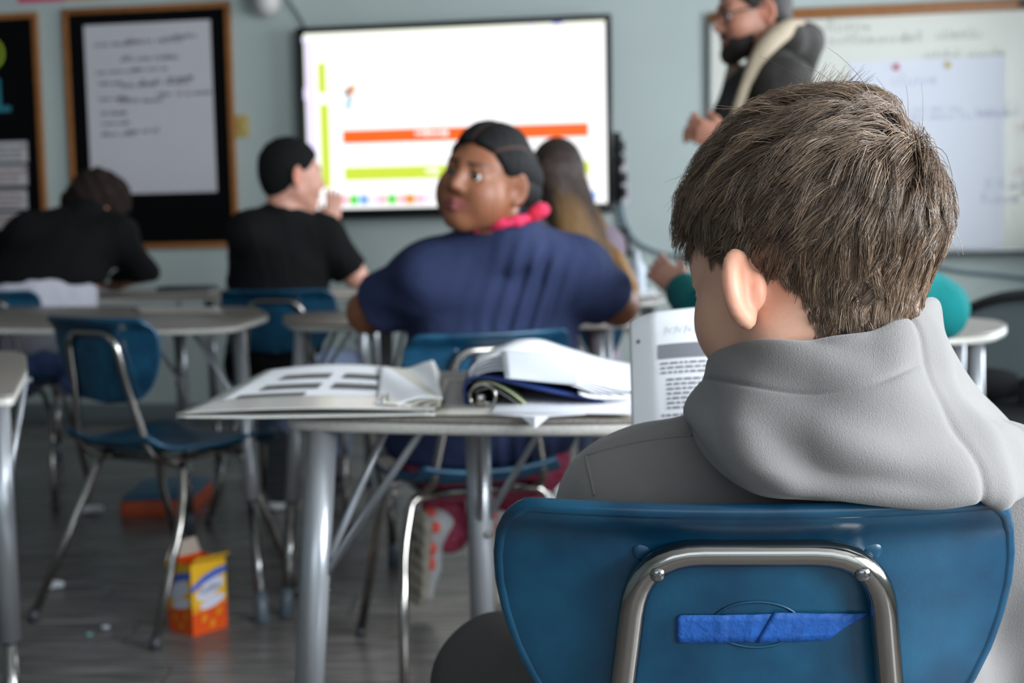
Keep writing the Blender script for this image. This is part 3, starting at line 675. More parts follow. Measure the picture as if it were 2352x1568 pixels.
# ---------------- things on the far and middle desks
def flat_sheet(name, pts, z, m, label, cat, th=0.0015, curl=0.0, seed=0, group=None, n=14):
    a, b, c, d = [Vector((*p, 0)) for p in pts]; PGs = np.zeros((n, n, 3)); r = random.Random(seed); ph = r.uniform(0, 6)
    o0 = (a+b+c+d)/4
    for i in range(n):
        for j in range(n):
            s, t = i/(n-1), j/(n-1); p = (a*(1-s)+b*s)*(1-t)+(d*(1-s)+c*s)*t - o0
            PGs[i, j] = (p.x, p.y, curl*(abs(2*s-1)**3*0.7+0.3*math.sin(3*t+ph)**2+0.25*abs(2*t-1)**4))
    o = grid_surface(name, PGs, m); o.location = (o0.x, o0.y, z); md = o.modifiers.new('thickness', 'SOLIDIFY'); md.thickness = th; md.offset = 1.0
    if label: setp(o, label, cat, group)
    return o
m_white = mat('white_paper', (240, 240, 243), 0.7, var=0.02, vscale=6)
m_lpap = mat('warm_paper', (178, 172, 164), 0.75)
flat_sheet('paper_sheet', xy((318, 722), (512, 722), (500, 708), (306, 708)), DZ+0.002, m_lpap, 'pale paper sheet lying flat on the desk behind the empty chair', 'paper', curl=0.001)
o = box('notebook', (0, 0, 0.012), (0.22, 0.16, 0.022), mat('dark_cover', (44, 54, 66), 0.6), bev=0.003); o.location = (-1.36, 5.40, DZ+0.0005); setp(o, 'dark notebook lying closed on the far desk beside the slumped pupil', 'notebook')
flat_sheet('paper_sheet', [(-1.62, 5.05), (-1.18, 5.08), (-1.2, 5.26), (-1.6, 5.26)], DZ+0.002, m_lpap, 'pale worksheet on the far desk by the elbow of the slumped pupil', 'paper', curl=0.004)
p = G(1462, 672, DZ)
V = []; F = []; prof = [(0.0, 0.0), (0.030, 0.0), (0.033, 0.01), (0.033, 0.085), (0.026, 0.105), (0.014, 0.115), (0.013, 0.135), (0.007, 0.150), (0.0, 0.150)]
for (r_, z_) in prof:
    for j in range(18): V.append((r_*math.cos(j*math.pi/9), r_*math.sin(j*math.pi/9), z_))
for i in range(len(prof)-1):
    for j in range(18): F.append((i*18+j, i*18+(j+1) % 18, (i+1)*18+(j+1) % 18, (i+1)*18+j))
o = meshobj('glue_bottle', V, F, mat('white_bottle', (206, 214, 224), 0.4), smooth=True); o.location = (p.x, p.y, DZ+0.0005); setp(o, 'small white bottle standing on the far desk under the cable', 'bottle')
flat_sheet('paper_sheet', xy((1410, 688), (1515, 684), (1500, 668), (1420, 670)), DZ+0.002, m_white, 'white worksheet lying on the far desk by the bottle', 'paper', curl=0.004)
# ---------------- open folder with worksheet on the near desk
m_fold = mat('white_folder_vinyl', (216, 214, 208), 0.35, coat=0.2); m_grey = mat('grey_print', (96, 94, 94), 0.75, var=0.25, vscale=90)
za = DZ+0.001
fo = empty('open_folder', (0, 0, 0), label='open white folder with a worksheet, overhanging the near desk', cat='folder')
c0 = G(404, 957, za+0.006); c1 = G(1000, 958, za); c2 = G(1012, 862, za); c3 = G(612, 853, za+0.004); fo.location = (c1.x, c1.y, za); fb = Vector((c1.x, c1.y, za))
def quad_surface(name, A, B, C, D, m, parent, th, zf, n=22, smooth=True):
    PGs = np.zeros((n, n, 3))
    for i in range(n):
        for j in range(n):
            s, t = i/(n-1), j/(n-1); q = (A*(1-s)+B*s)*(1-t)+(D*(1-s)+C*s)*t; PGs[i, j] = (q.x, q.y, q.z+zf(s, t))
    return grid_surface(name, PGs, m, parent, thick=th)
F0, F1, F2, F3 = [p-fb for p in (c0, c1, c2, c3)]
for q in (F0, F1, F2, F3): q.z = 0
quad_surface('cover', F0, F1, F2, F3, m_fold, fo, 0.0016, lambda s, t: 0.003+0.004*max(0, 0.3-s)*2)
# pocket swells a little over the sheet's near side
sheet_z = lambda s, t: 0.007+0.011*math.sin(math.pi*min(1, s*1.1))**1.0*(0.35+0.65*t)
lerp2 = lambda s, t: (F0*(1-s)+F1*s)*(1-t)+(F3*(1-s)+F2*s)*t
quad_surface('worksheet', lerp2(0.05, 0.05), lerp2(0.95, 0.05), lerp2(0.97, 0.98), lerp2(0.02, 0.98), m_white, fo, 0.0012, sheet_z)
quad_surface('pocket', lerp2(0.0, 0.0), lerp2(1.0, 0.0), lerp2(0.985, 0.22), lerp2(0.03, 0.22), mat('clear_pocket', (206, 202, 196), 0.25, coat=0.3), fo, 0.001, lambda s, t: sheet_z(s, t*0.3)+0.003)
for (s0, s1, t0, t1) in ((0.18, 0.45, 0.62, 0.74), (0.52, 0.82, 0.62, 0.74), (0.16, 0.45, 0.38, 0.50), (0.51, 0.81, 0.38, 0.50), (0.10, 0.42, 0.235, 0.30)):
    n = 10; PGs = np.zeros((n, n, 3))
    for i in range(n):
        for j in range(n):
            s = s0+(s1-s0)*i/(n-1); t = t0+(t1-t0)*j/(n-1); q = lerp2(s*0.94+0.035, t*0.93+0.05); sw = ((s*0.94+0.035)-0.035)/0.93
            PGs[i, j] = (q.x, q.y, sheet_z(s, t)+0.0016)
    grid_surface('printed_picture', PGs, m_grey, fo)
# loose sheets crumpled at the folder's spine
cr = empty('paper_sheaf', tuple(G(985, 905, DZ)), label='crumpled sheaf of thin papers sticking up beside the binder', cat='paper'); cb_ = Vector(cr.location)
m_cream = mat('cream_paper', (214, 208, 196), 0.75)
for k_ in range(4):
    A = G(900-12*k_, 952, za)-cb_; B = G(1012+2*k_, 952-3*k_, za)-cb_; Cc = G(1008-4*k_, 862, za)-cb_; D = G(905-10*k_, 866, za)-cb_
    quad_surface('leaf_sheet', A, B, Cc, D, m_cream if k_ < 3 else m_white, cr, 0.0006, lambda s, t, k_=k_: 0.009+0.002*k_+0.008*(s**3)*(0.3+0.5*t)*(0.5+0.25*k_)+0.003*math.sin(7*s+5*t+k_))
# ---------------- open ring binder
m_navy = mat('navy_cover', (22, 46, 104), 0.45, bump=0.2, bscale=200)
bi = empty('ring_binder', tuple(G(1140, 930, DZ)), label='open navy ring binder with arched white pages on the near desk', cat='binder'); bo = Vector(bi.location)
q = lambda x, y, z=DZ: G(x, y, z)-bo
A, B, Cc, D = q(985, 958), q(1452, 956), q(1446, 872), q(1020, 876)
quad_surface('base_board', A, B, Cc, D, m_cream, bi, 0.003, lambda s, t: 0.0035, n=10)
A, B, Cc, D = q(1010, 946), q(1200, 944), q(1196, 880), q(1030, 884)
quad_surface('pocket_panel', A, B, Cc, D, mat('grey_pocket', (150, 148, 146), 0.5), bi, 0.001, lambda s, t: 0.0065, n=8)
# arched cover and page block: profile runs from the spine up over the rings and down to the right
x0 = q(1072, 940).x; x1 = q(1392, 944).x; ya = q(1072, 944).y; yb_ = q(1072, 872).y
def arch(name, prof, m, th, y_a, y_b, parent=bi, dy=0.0):
    pr = catmull(np.array(prof, float), 34); n = 12; PGs = np.zeros((len(pr), n, 3))
    for i, (px_, pz_) in enumerate(pr):
        for j in range(n):
            t = j/(n-1); PGs[i, j] = (px_+dy*t, y_a+(y_b-y_a)*t, pz_+0.003*math.sin(3*t+i*0.1)*min(1, i/10))
    return grid_surface(name, PGs, m, parent, thick=th)
wdt = x1-x0
arch('navy_board', [(x0, 0.010), (x0-0.002, 0.030), (x0+0.012, 0.041), (x0+0.045, 0.038), (x0+0.09, 0.027), (x0+0.15, 0.014), (x1, 0.007)], m_navy, 0.0042, ya, yb_)
arch('inner_sheet', [(x0+0.004, 0.012), (x0+0.010, 0.030), (x0+0.03, 0.034), (x0+0.055, 0.024), (x0+0.078, 0.008)], mat('lime_edge_paper', (190, 200, 150), 0.6), 0.0012, ya+0.003, yb_)
arch('inner_panel', [(x0+0.012, 0.024), (x0+0.03, 0.027), (x0+0.05, 0.018), (x0+0.072, 0.005)], mat('grey_divider', (118, 118, 120), 0.5), 0.0012, ya+0.004, yb_)
for k_ in range(5):
    h_ = 0.0035*k_
    arch('page', [(x0+0.003, 0.036+h_), (x0+0.020, 0.048+h_*1.2), (x0+0.055, 0.050+h_*1.3), (x0+0.10, 0.040+h_), (x0+0.16, 0.023+h_*0.8), (x1+0.012*k_, 0.010+h_*0.6)], m_white, 0.0010, ya+0.004+0.002*k_, yb_-0.03, dy=0.012*k_)
A, B, Cc, D = q(1160, 868, DZ+0.062), q(1338, 886, DZ+0.055), q(1362, 832, DZ+0.062), q(1150, 806, DZ+0.075)
quad_surface('top_sheet', A, B, Cc, D, mat('bright_paper', (238, 240, 248), 0.6), bi, 0.0012, lambda s, t: 0.005*math.sin(3*s)*t, n=12)
for yy in (ya-0.004, (ya+yb_)/2, yb_-0.03):
    V, F = tube_mesh([Vector((x0+0.022+0.017*math.cos(t), yy, 0.020+0.016*math.sin(t))) for t in np.linspace(0.0, 2*math.pi, 25)], 0.0022, 8); meshobj('ring', V, F[:-2], m_chrome, bi, smooth=True)
box('ring_plate', (x0+0.024, (ya+yb_)/2, 0.008), (0.026, abs(yb_-ya)*0.95, 0.006), m_chrome, bi, bev=0.0025)
box('ring_lever', (x0+0.020, ya-0.004, 0.014), (0.012, 0.010, 0.018), m_chrome, bi, bev=0.003)
# papers spread to the right of the binder, one corner hanging over the desk's near edge
A, B, Cc, D = G(1130, 958, DZ), G(1452, 962, DZ), G(1460, 880, DZ), G(1180, 880, DZ)
lp = empty('loose_paper', tuple((A+B+Cc+D)/4), label='white loose sheet with a corner drooping over the near desk edge', cat='paper'); lo_ = Vector(lp.location)
e = G(1228, 966, DZ)
n = 15; V = []; 
T0 = [A-lo_+Vector((0, 0, 0.0062)), B-lo_+Vector((0, 0, 0.0062)), Cc-lo_+Vector((0, 0, 0.0075)), D-lo_+Vector((0, 0, 0.0075))]
tip = e-lo_+Vector((0, -0.004, 0.002)); l_ = G(1120, 962, DZ)-lo_+Vector((0, 0, 0.0062)); r_e = G(1345, 962, DZ)-lo_+Vector((0, 0, 0.0062))
tipd = tip+Vector((0, -0.003, -0.011)); mid1 = l_.lerp(tip, 0.72)+Vector((0, 0, 0.002)); mid2 = r_e.lerp(tip, 0.72)+Vector((0, 0, 0.002))
md_ = meshobj('sheet', [T0[0], T0[1], T0[2], T0[3], l_, r_e, mid1, mid2, tip+Vector((0, 0.0, 0.003)), tipd], [(0, 1, 2, 3), (4, 6, 7, 5), (6, 8, 7), (6, 9, 8), (8, 9, 7)], m_white, lp); s_ = md_.modifiers.new('thickness', 'SOLIDIFY'); s_.thickness = 0.0008; s_.offset = 0
flat_sheet('loose_paper', [G(1330, 945, DZ)[:2], G(1490, 940, DZ)[:2], G(1470, 872, DZ)[:2], G(1320, 872, DZ)[:2]], DZ+0.010, m_white, 'white sheets fanned under the held page beside the binder', 'paper', curl=0.010, seed=3)
# ---------------- page held up by the boy
hp = empty('held_worksheet', tuple(pix(1560, 985, 1.36)), label='worksheet with grey heading bar held up by the boy in hoodie', cat='paper'); ho = Vector(hp.location)
h0, h1, h2, h3 = pix(1450, 1010, 1.385)-ho, pix(1760, 1010, 1.345)-ho, pix(1752, 700, 1.415)-ho, pix(1444, 728, 1.445)-ho
nrm = (h1-h0).cross(h3-h0).normalized()
if nrm.dot(CAMP-ho) < 0: nrm = -nrm
def hsurf(s, t, off=0.0):
    p = (h0*(1-s)+h1*s)*(1-t)+(h3*(1-s)+h2*s)*t
    return p+nrm*(off+0.012*math.sin(2.6*s+0.6*t)-0.030*max(0, 0.20-s)*(0.6+t)-0.02*max(0, t-0.93)*4*(1-s))
def on_page(s0, s1, t0, t1, off, n=10):
    PGs = np.zeros((n, n, 3))
    for i in range(n):
        for j in range(n): PGs[i, j] = hsurf(s0+(s1-s0)*i/(n-1), t0+(t1-t0)*j/(n-1), off)
    return PGs
def round_page(n=40):
    PGs = np.zeros((n, n, 3))
    for i in range(n):
        for j in range(n):
            s, t = i/(n-1), j/(n-1)
            PGs[i, j] = hsurf(s, t-0.035*max(0, 1-s/0.07)**2*(t > 0.9)*(t-0.9)/0.1)
    return PGs
grid_surface('page', round_page(), m_white, hp, thick=0.0006)
grid_surface('heading_bar', on_page(0.23, 0.99, 0.600, 0.715, 0.0012), mat('grey_bar', (128, 128, 134), 0.7), hp)
grid_surface('heading_block', on_page(0.60, 0.99, 0.610, 0.705, 0.0018), mat('dark_bar', (92, 92, 100), 0.7), hp)
m_text = mat('print_text', (120, 120, 126), 0.7)
V = []; F = []; r_ = random.Random(2)
for li in range(14):
    t = 0.555-0.036*li-(0.02 if li > 2 else 0)-(0.02 if li > 9 else 0)
    if t < 0.02: break
    s = 0.245 if li < 3 or li > 9 else 0.29
    while s < 0.96-(0.2 if li in (2, 5, 8) else 0):
        wl = r_.uniform(0.02, 0.06); i = len(V)
        for a, b in ((s, t), (s+wl, t), (s+wl, t+0.016), (s, t+0.016)): V.append(hsurf(a, b, 0.0010))
        F.append((i, i+1, i+2, i+3)); s += wl+0.014
meshobj('printed_text', V, F, m_text, hp)
V = []; F = []
for s0 in np.arange(0.28, 0.9, 0.075):     # faint pencilled name at the head of the page
    pts = [(s0, 0.79), (s0+0.015, 0.85+0.03*r_.random()), (s0+0.04, 0.80), (s0+0.055, 0.85)]
    for a, b in zip(pts[:-1], pts[1:]):
        i = len(V); V += [hsurf(a[0], a[1], 0.001), hsurf(b[0], b[1], 0.001), hsurf(b[0]+0.006, b[1], 0.001), hsurf(a[0]+0.006, a[1], 0.001)]; F.append((i, i+1, i+2, i+3))
meshobj('pencil_writing', V, F, mat('pencil', (204, 204, 210), 0.7), hp)
PGs = on_page(0.06, 0.085, 0.765, 0.792, 0.001, 5); grid_surface('punch_hole', PGs, m_ink, hp)
# ================================================================== things on the floor
# cracker carton, open at the top
cp = G(440, 1462, 0.0); ct = empty('cracker_carton', (cp.x, cp.y+0.07, 0), math.radians(50), label='orange and yellow cracker carton standing open on the floor', cat='carton')
hW, hD, hH = 0.052, 0.050, 0.178
m_co = mat('carton_orange', (232, 84, 20), 0.4); m_cy = mat('carton_yellow', (240, 186, 40), 0.4); m_cbl = mat('carton_blue', (70, 110, 205), 0.4); m_cw = mat('carton_white', (222, 222, 236), 0.45); m_cin = mat('carton_board', (190, 176, 160), 0.8); m_cor = mat('carton_amber', (236, 150, 40), 0.4)
V = [(-hW, -hD, 0), (hW, -hD, 0), (hW, hD, 0), (-hW, hD, 0), (-hW, -hD, hH), (hW, -hD, hH), (hW, hD, hH), (-hW, hD, hH)]
o = meshobj('carton_body', V, [(0, 3, 2, 1), (0, 1, 5, 4), (1, 2, 6, 5), (2, 3, 7, 6), (3, 0, 4, 7)], m_co, ct); md = o.modifiers.new('thickness', 'SOLIDIFY'); md.thickness = 0.0015
def face_poly(name, face, poly, m, lay):
    V = []
    for a, z in poly:
        e_ = 0.0006*lay+0.0003
        if face == 'f': V.append((a*hW, -hD-e_, z*hH))
        elif face == 'r': V.append((hW+e_, a*hD, z*hH))
        elif face == 'l': V.append((-hW-e_, -a*hD, z*hH))
    return meshobj(name, V, [tuple(range(len(V)))], m, ct)
ov = lambda cx_, cz_, rx, rz, sl=0.0, n=20: [(cx_+rx*math.cos(t), cz_+rz*math.sin(t)+sl*rx*math.cos(t)) for t in np.linspace(0, 2*math.pi, n, endpoint=False)]
for fc in ('f', 'r', 'l'):
    face_poly('yellow_field', fc, [(-1, 0.36), (1, 0.42), (1, 1), (-1, 1)], m_cy, 1)
    face_poly('amber_band', fc, [(-1, 0.30), (1, 0.38), (1, 0.47), (-1, 0.39)], m_cor, 2)
    face_poly('blue_band', fc, [(-1, 0.70), (-0.3, 0.82), (0.4, 0.88), (1, 0.90), (1, 0.80), (0.4, 0.77), (-0.3, 0.71), (-1, 0.60)], m_cbl, 2)
    face_poly('name_oval', fc, ov(0.05, 0.62, 0.80, 0.12, 0.10), m_cw, 3)
    face_poly('white_panel', fc, ov(0.15, 0.43, 0.72, 0.075, 0.06), m_cw, 3)
    for cx_, cz_ in ((-0.35, 0.22), (0.5, 0.27), (0.1, 0.12)): face_poly('cracker_print', fc, ov(cx_, cz_, 0.16, 0.055, 0.12, 12), m_cor, 3)
for fc in ('f', 'r'):
    tcv = bpy.data.curves.new('carton_text', 'FONT'); tcv.body = 'Goldfish'; tcv.size = 0.026; tcv.align_x = 'CENTER'; tcv.align_y = 'CENTER'; tcv.extrude = 0.0002; tcv.materials.append(mat('carton_ink', (60, 84, 110), 0.5))
    to = bpy.data.objects.new('carton_lettering', tcv); COL.objects.link(to); to.parent = ct
    if fc == 'f': to.location = (0.002, -hD-0.0026, 0.62*hH); to.rotation_euler = (math.pi/2, math.radians(-7), 0)
    else: to.location = (hW+0.0026, 0.002, 0.62*hH); to.rotation_euler = (math.pi/2, math.radians(-7), math.pi/2)
    to.scale = (0.72, 1, 1); bpy.context.view_layer.update(); lm_ = bpy.data.meshes.new_from_object(to.evaluated_get(bpy.context.evaluated_depsgraph_get())); nt_ = bpy.data.objects.new('carton_lettering', lm_); COL.objects.link(nt_); nt_.parent = ct
    nt_.location = to.location; nt_.rotation_euler = to.rotation_euler; nt_.scale = to.scale; bpy.data.objects.remove(to)
for a, b, c, d in (((-hW, -hD, hH), (hW, -hD, hH), (hW*0.95, -hD-0.025, hH+0.018), (-hW*0.95, -hD-0.02, hH+0.02)), ((hW, hD, hH), (-hW, hD, hH), (-hW*0.6, hD+0.004, hH+0.035), (hW*0.75, hD+0.002, hH+0.042))):
    o = meshobj('flap', [a, b, c, d], [(0, 1, 2, 3)], m_cy if a[1] < 0 else m_cin, ct); md = o.modifiers.new('thickness', 'SOLIDIFY'); md.thickness = 0.0012
# storage tub in the distance: blue lid, orange rim
p = G(352, 1190, 0.0); o = empty('storage_tub', (p.x, p.y+0.14, 0), math.radians(2), label='flat tub with blue top and orange side under the far chairs', cat='tub')
m_or = mat('orange_plastic', (196, 82, 44), 0.45); m_bl = mat('blue_plastic', (38, 104, 138), 0.4)
prism('tub_body', round_poly([(-0.13, -0.11), (0.13, -0.11), (0.13, 0.25), (-0.13, 0.25)], 0.02), 0.0, 0.055, m_or, o, bev=0.006)
prism('lid', round_poly([(-0.125, -0.10), (0.125, -0.10), (0.125, 0.245), (-0.125, 0.245)], 0.02), 0.055, 0.072, m_bl, o, bev=0.005)
# scraps
def scrap(x, y, s, m, label, seed):
    p = G(x, y, 0.0); r = random.Random(seed); bm = bmesh.new(); bmesh.ops.create_icosphere(bm, subdivisions=2, radius=s)
    for v in bm.verts: v.co = Vector((v.co.x*1.4, v.co.y*0.9, v.co.z*0.55))*r.uniform(0.65, 1.1)
    zm = min(v.co.z for v in bm.verts)
    for v in bm.verts: v.co.z -= zm
    o = bmobj('paper_scrap', bm, m); o.location = (p.x, p.y, 0.001); setp(o, label, 'paper scrap', 'paper scraps on the floor')
scrap(125, 1352, 0.022, m_white, 'crumpled white paper scrap on the floor beside the empty chair', 1)
scrap(242, 1446, 0.009, m_bpap, 'tiny pale scrap on the floor between chair legs', 2)
scrap(205, 1460, 0.007, mat('mint_paper', (120, 170, 165), 0.7), 'tiny mint green scrap on the floor by the chair', 3)
scrap(210, 1180, 0.032, m_white, 'white crumpled paper by the blue and orange tub', 4)
scrap(632, 1172, 0.028, m_white, 'white crumpled paper beneath the far desks, near denim knees', 5)
# ================================================================== black swivel chair at the right
bc = pix(2395, 700, 3.35); ba = empty('swivel_chair', (bc.x, bc.y, 0), math.radians(160), label='black swivel chair with a framed mesh back beside the green pupil', cat='chair')
m_mesh = mat('dark_mesh_fabric', (72, 82, 84), 0.7, var=0.1, vscale=200)
zt = bc.z
path = [Vector(p) for p in catmull(np.array([(-0.25, -0.03, zt-0.42), (-0.27, -0.03, zt-0.22), (-0.235, -0.02, zt-0.06), (-0.10, 0.0, zt+0.02), (0.10, 0.0, zt+0.02), (0.235, -0.02, zt-0.06), (0.27, -0.03, zt-0.22), (0.25, -0.03, zt-0.42)]), 50)]
tube('back_frame', path, 0.014, m_blk, ba, n=12)
C = []
for zz, wd in ((zt+0.015, 0.10), (zt-0.05, 0.22), (zt-0.14, 0.255), (zt-0.24, 0.26), (zt-0.34, 0.255), (zt-0.42, 0.24)): C.append([(s*wd, -0.02-0.02*abs(s), zz) for s in (-1, -0.5, 0, 0.5, 1)])
grid_surface('back_mesh', patch(C, 22, 16), m_mesh, ba, thick=0.006)
box('back_spine', (0, 0.0, zt-0.44), (0.10, 0.03, 0.5), m_blk, ba, bev=0.01)
box('lumbar_pad', (0, -0.045, zt-0.215), (0.50, 0.05, 0.10), m_blk, ba, bev=0.02, seg=3)
box('seat', (0, 0.22, 0.46), (0.50, 0.48, 0.09), m_blk, ba, bev=0.035, seg=4)
for s in (-1, 1):
    tube('armrest', [(s*0.26, 0.12, 0.44), (s*0.29, 0.12, 0.62), (s*0.29, 0.30, 0.64), (s*0.29, 0.05, 0.65)], 0.018, m_blk, ba, fil=0.04)
tube('column', [(0, 0.2, 0.42), (0, 0.2, 0.08)], 0.028, m_blk, ba)
for i in range(5):
    a = i*2*math.pi/5+0.3; e_ = (0.30*math.cos(a), 0.2+0.30*math.sin(a))
    lg = tube('base_spoke', [(0, 0.2, 0.10), (e_[0]*0.6, 0.2+(e_[1]-0.2)*0.6, 0.085), (e_[0], e_[1], 0.065)], [0.024, 0.019, 0.014], m_blk, ba)
    bm = bmesh.new(); bmesh.ops.create_cone(bm, cap_ends=True, segments=18, radius1=0.029, radius2=0.029, depth=0.04, matrix=Matrix.Translation((e_[0], e_[1], 0.029)) @ Matrix.Rotation(a, 4, 'Z') @ Matrix.Rotation(math.pi/2, 4, 'X')); bmobj('caster', bm, m_glide, lg, smooth=True, angle=0.6)
# ================================================================== people
def head_sdf(Q, ears=True, flare=38, chub=0.0, etilt=0.10, es=1.0, ec=1.0):
    A = np.abs(Q[:, 0]); S = Q.copy(); S[:, 0] = A        # mirrored
    d = ell(Q, (0, -0.012, 0.028), (0.074, 0.096, 0.086))
    d = smin(d, ell(Q, (0, 0.034, -0.030), (0.056, 0.060, 0.078)), 0.04)
    d = smin(d, cap(S, (0.049, 0.004, -0.050), (0.014, 0.064, -0.090), 0.020, 0.017), 0.03)
    d = smin(d, sph(S, (0.034, 0.058, -0.028), 0.026), 0.03)
    d = smin(d, cap(S, (0.0, 0.083, 0.024), (0.036, 0.074, 0.026), 0.012, 0.012), 0.02)
    d = smin(d, sph(Q, (0, 0.069, -0.089), 0.018), 0.025)
    if chub: d = smin(d, ell(S, (0.040, 0.044, -0.044), (0.034*chub, 0.036*chub, 0.042*chub)), 0.03)
    d = smax(d, -sph(S, (0.031, 0.099, 0.006), 0.0165), 0.012)
    d = smin(d, cap(Q, (0, 0.088, 0.016), (0, 0.107, -0.022), 0.0075, 0.0115), 0.012)
    d = smin(d, sph(S, (0.011, 0.096, -0.027), 0.0088), 0.010)
    d = smin(d, cap(S, (0.0, 0.0965, -0.0545), (0.025, 0.087, -0.057), 0.0062, 0.0045), 0.007)
    d = smin(d, cap(S, (0.0, 0.0940, -0.0675), (0.023, 0.086, -0.0625), 0.0072, 0.0045), 0.007)
    d = smax(d, -cap(S, (0.0, 0.1035, -0.0608), (0.023, 0.0895, -0.0600), 0.0022, 0.0018), 0.004)
    d = smin(d, cap(S, (0.018, 0.085, 0.0165), (0.031, 0.0885, 0.0155), 0.0035, 0.0035), 0.006)
    d = smin(d, cap(S, (0.031, 0.0885, 0.0155), (0.045, 0.079, 0.010), 0.0035, 0.0035), 0.006)
    if ears:
        f = math.radians(flare); b = np.array([math.sin(f), -math.cos(f), 0.10]); b /= np.linalg.norm(b)   # backward-outward along the ear
        c = np.array([etilt, -0.16, 1.0]); c -= b*(c@b); c /= np.linalg.norm(c); a = np.cross(b, c)
        if a[0] < 0: a = -a
        q = (S-V3((0.070, 0.004, -0.006-0.005*(ec < 1))))/es; qb = q@b.astype(np.float32)-0.017; qc = q@c.astype(np.float32)/ec; qa = q@a.astype(np.float32)
        E_ = np.stack([qa, qb, qc], 1)
        bw = 0.0195+0.0
        e = ell(E_, (0, 0, 0.002), (0.0055, bw, 0.031))
        rr = np.sqrt((qb/(bw-0.002))**2+((qc-0.003)/0.0285)**2)
        rim = np.sqrt(((rr-1)*0.021)**2+(qa-0.003)**2)-0.0046
        rim = smax(rim, -(qb+0.010), 0.006)
        e = smin(e, rim, 0.006)
        e = smin(e, ell(E_, (0.0, -0.004, -0.027), (0.0055, 0.009, 0.011)), 0.006)
        e = smax(e, -ell(E_, (0.008, -0.004, -0.002), (0.0075, 0.0095, 0.015)), 0.005)
        if es > 1.0:                   # back of the ear: rounded shell of the hollow and the groove beside the rim
            e = smin(e, ell(E_, (-0.0065, -0.0065, -0.002), (0.0075, 0.0080, 0.0185)), 0.004)
            e = smax(e, -chain(E_, [(-0.0085, -0.001, 0.026), (-0.0078, 0.0050, 0.010), (-0.0078, 0.0045, -0.010), (-0.0085, 0.0, -0.020)], [0.0034, 0.0046, 0.0046, 0.0032], 0.003), 0.004)
        d = smin(d, e*es, 0.006)
    return d
def head_fn(P, c, R, s, **k): return head_sdf(((P-V3(c))@R)/s, **k)*s
def hand_fn(P, wrist, u, n, t, s=1.0, curl=0.5):
    u = np.array(u, float); u /= np.linalg.norm(u); n = np.array(n, float); n -= u*(n@u); n /= np.linalg.norm(n); tt = np.cross(u, n); t = tt if tt@np.array(t, float) > 0 else -tt
    w = np.array(wrist[:3], float); Rm = np.stack([u, t, n], 1).astype(np.float32)
    d = ell(P, w+u*0.048*s, (0.050*s, 0.038*s, 0.0145*s), Rm)
    for i, L in enumerate((0.068, 0.076, 0.071, 0.056)):
        b = w+u*0.082*s+t*(0.027-0.018*i)*s; pts = [b-u*0.02*s]; pts.append(b); ang = 0.0
        for q, fr in enumerate((0.45, 0.31, 0.24)):
            ang += curl*(0.55+0.25*q); b = b+(u*math.cos(ang)+n*math.sin(ang)+t*(0.10-0.07*i))*L*fr*s; pts.append(b)
        d = smin(d, chain(P, pts, [0.0088*s, 0.0088*s, 0.0078*s, 0.0072*s, 0.0062*s], 0.003), 0.004)
    b0 = w+u*0.022*s+t*0.026*s; b1 = b0+(t*0.55+u*0.75+n*0.25)*0.036*s; b2 = b1+(t*0.15+u*0.85+n*(0.2+0.4*curl))*0.032*s
    return smin(d, chain(P, [b0, b1, b2], [0.0125*s, 0.0095*s, 0.0078*s], 0.004), 0.008)
def frame_from(a, b):       # axes with first axis along the shoulder line
    x = np.array(b[:3], float)-np.array(a[:3], float); x /= np.linalg.norm(x); z = np.array([0, 0, 1.0]); z -= x*(z@x); z /= np.linalg.norm(z); y = np.cross(z, x)
    return np.stack([x, y, z], 1).astype(np.float32)
def bounds(pts, pad):
    a = np.array([list(p)[:3] for p in pts]); return a.min(0)-pad, a.max(0)+pad
def torso_fn(P, D, g=0.0):
    R = frame_from(D['sL'], D['sR']); f = D.get('fat', 1.0); wd = D.get('wide', 1.5)
    d = flat(P, R, D['chest'], wd, [D['pel'], D['waist'], D['chest']], [0.112*f+g, 0.103*f+g, 0.110*f+g], 0.06)
    r = D.get('shr', 0.056)*f
    d = smin(d, cap(P, D['sL'], D['sR'], r+g, r+g), 0.07)
    for s in ('sL', 'sR'): d = smin(d, cap(P, D.get('trap', D['neck']), D[s], 0.046*f+g, r*0.92+g), 0.05)
    return d
def skin_mat(name, rgb, rough=0.5):
    return mat(name, rgb, rough, attr='Col', var=0.10, vscale=40, sss=0.12, bump=0.05, bscale=350)
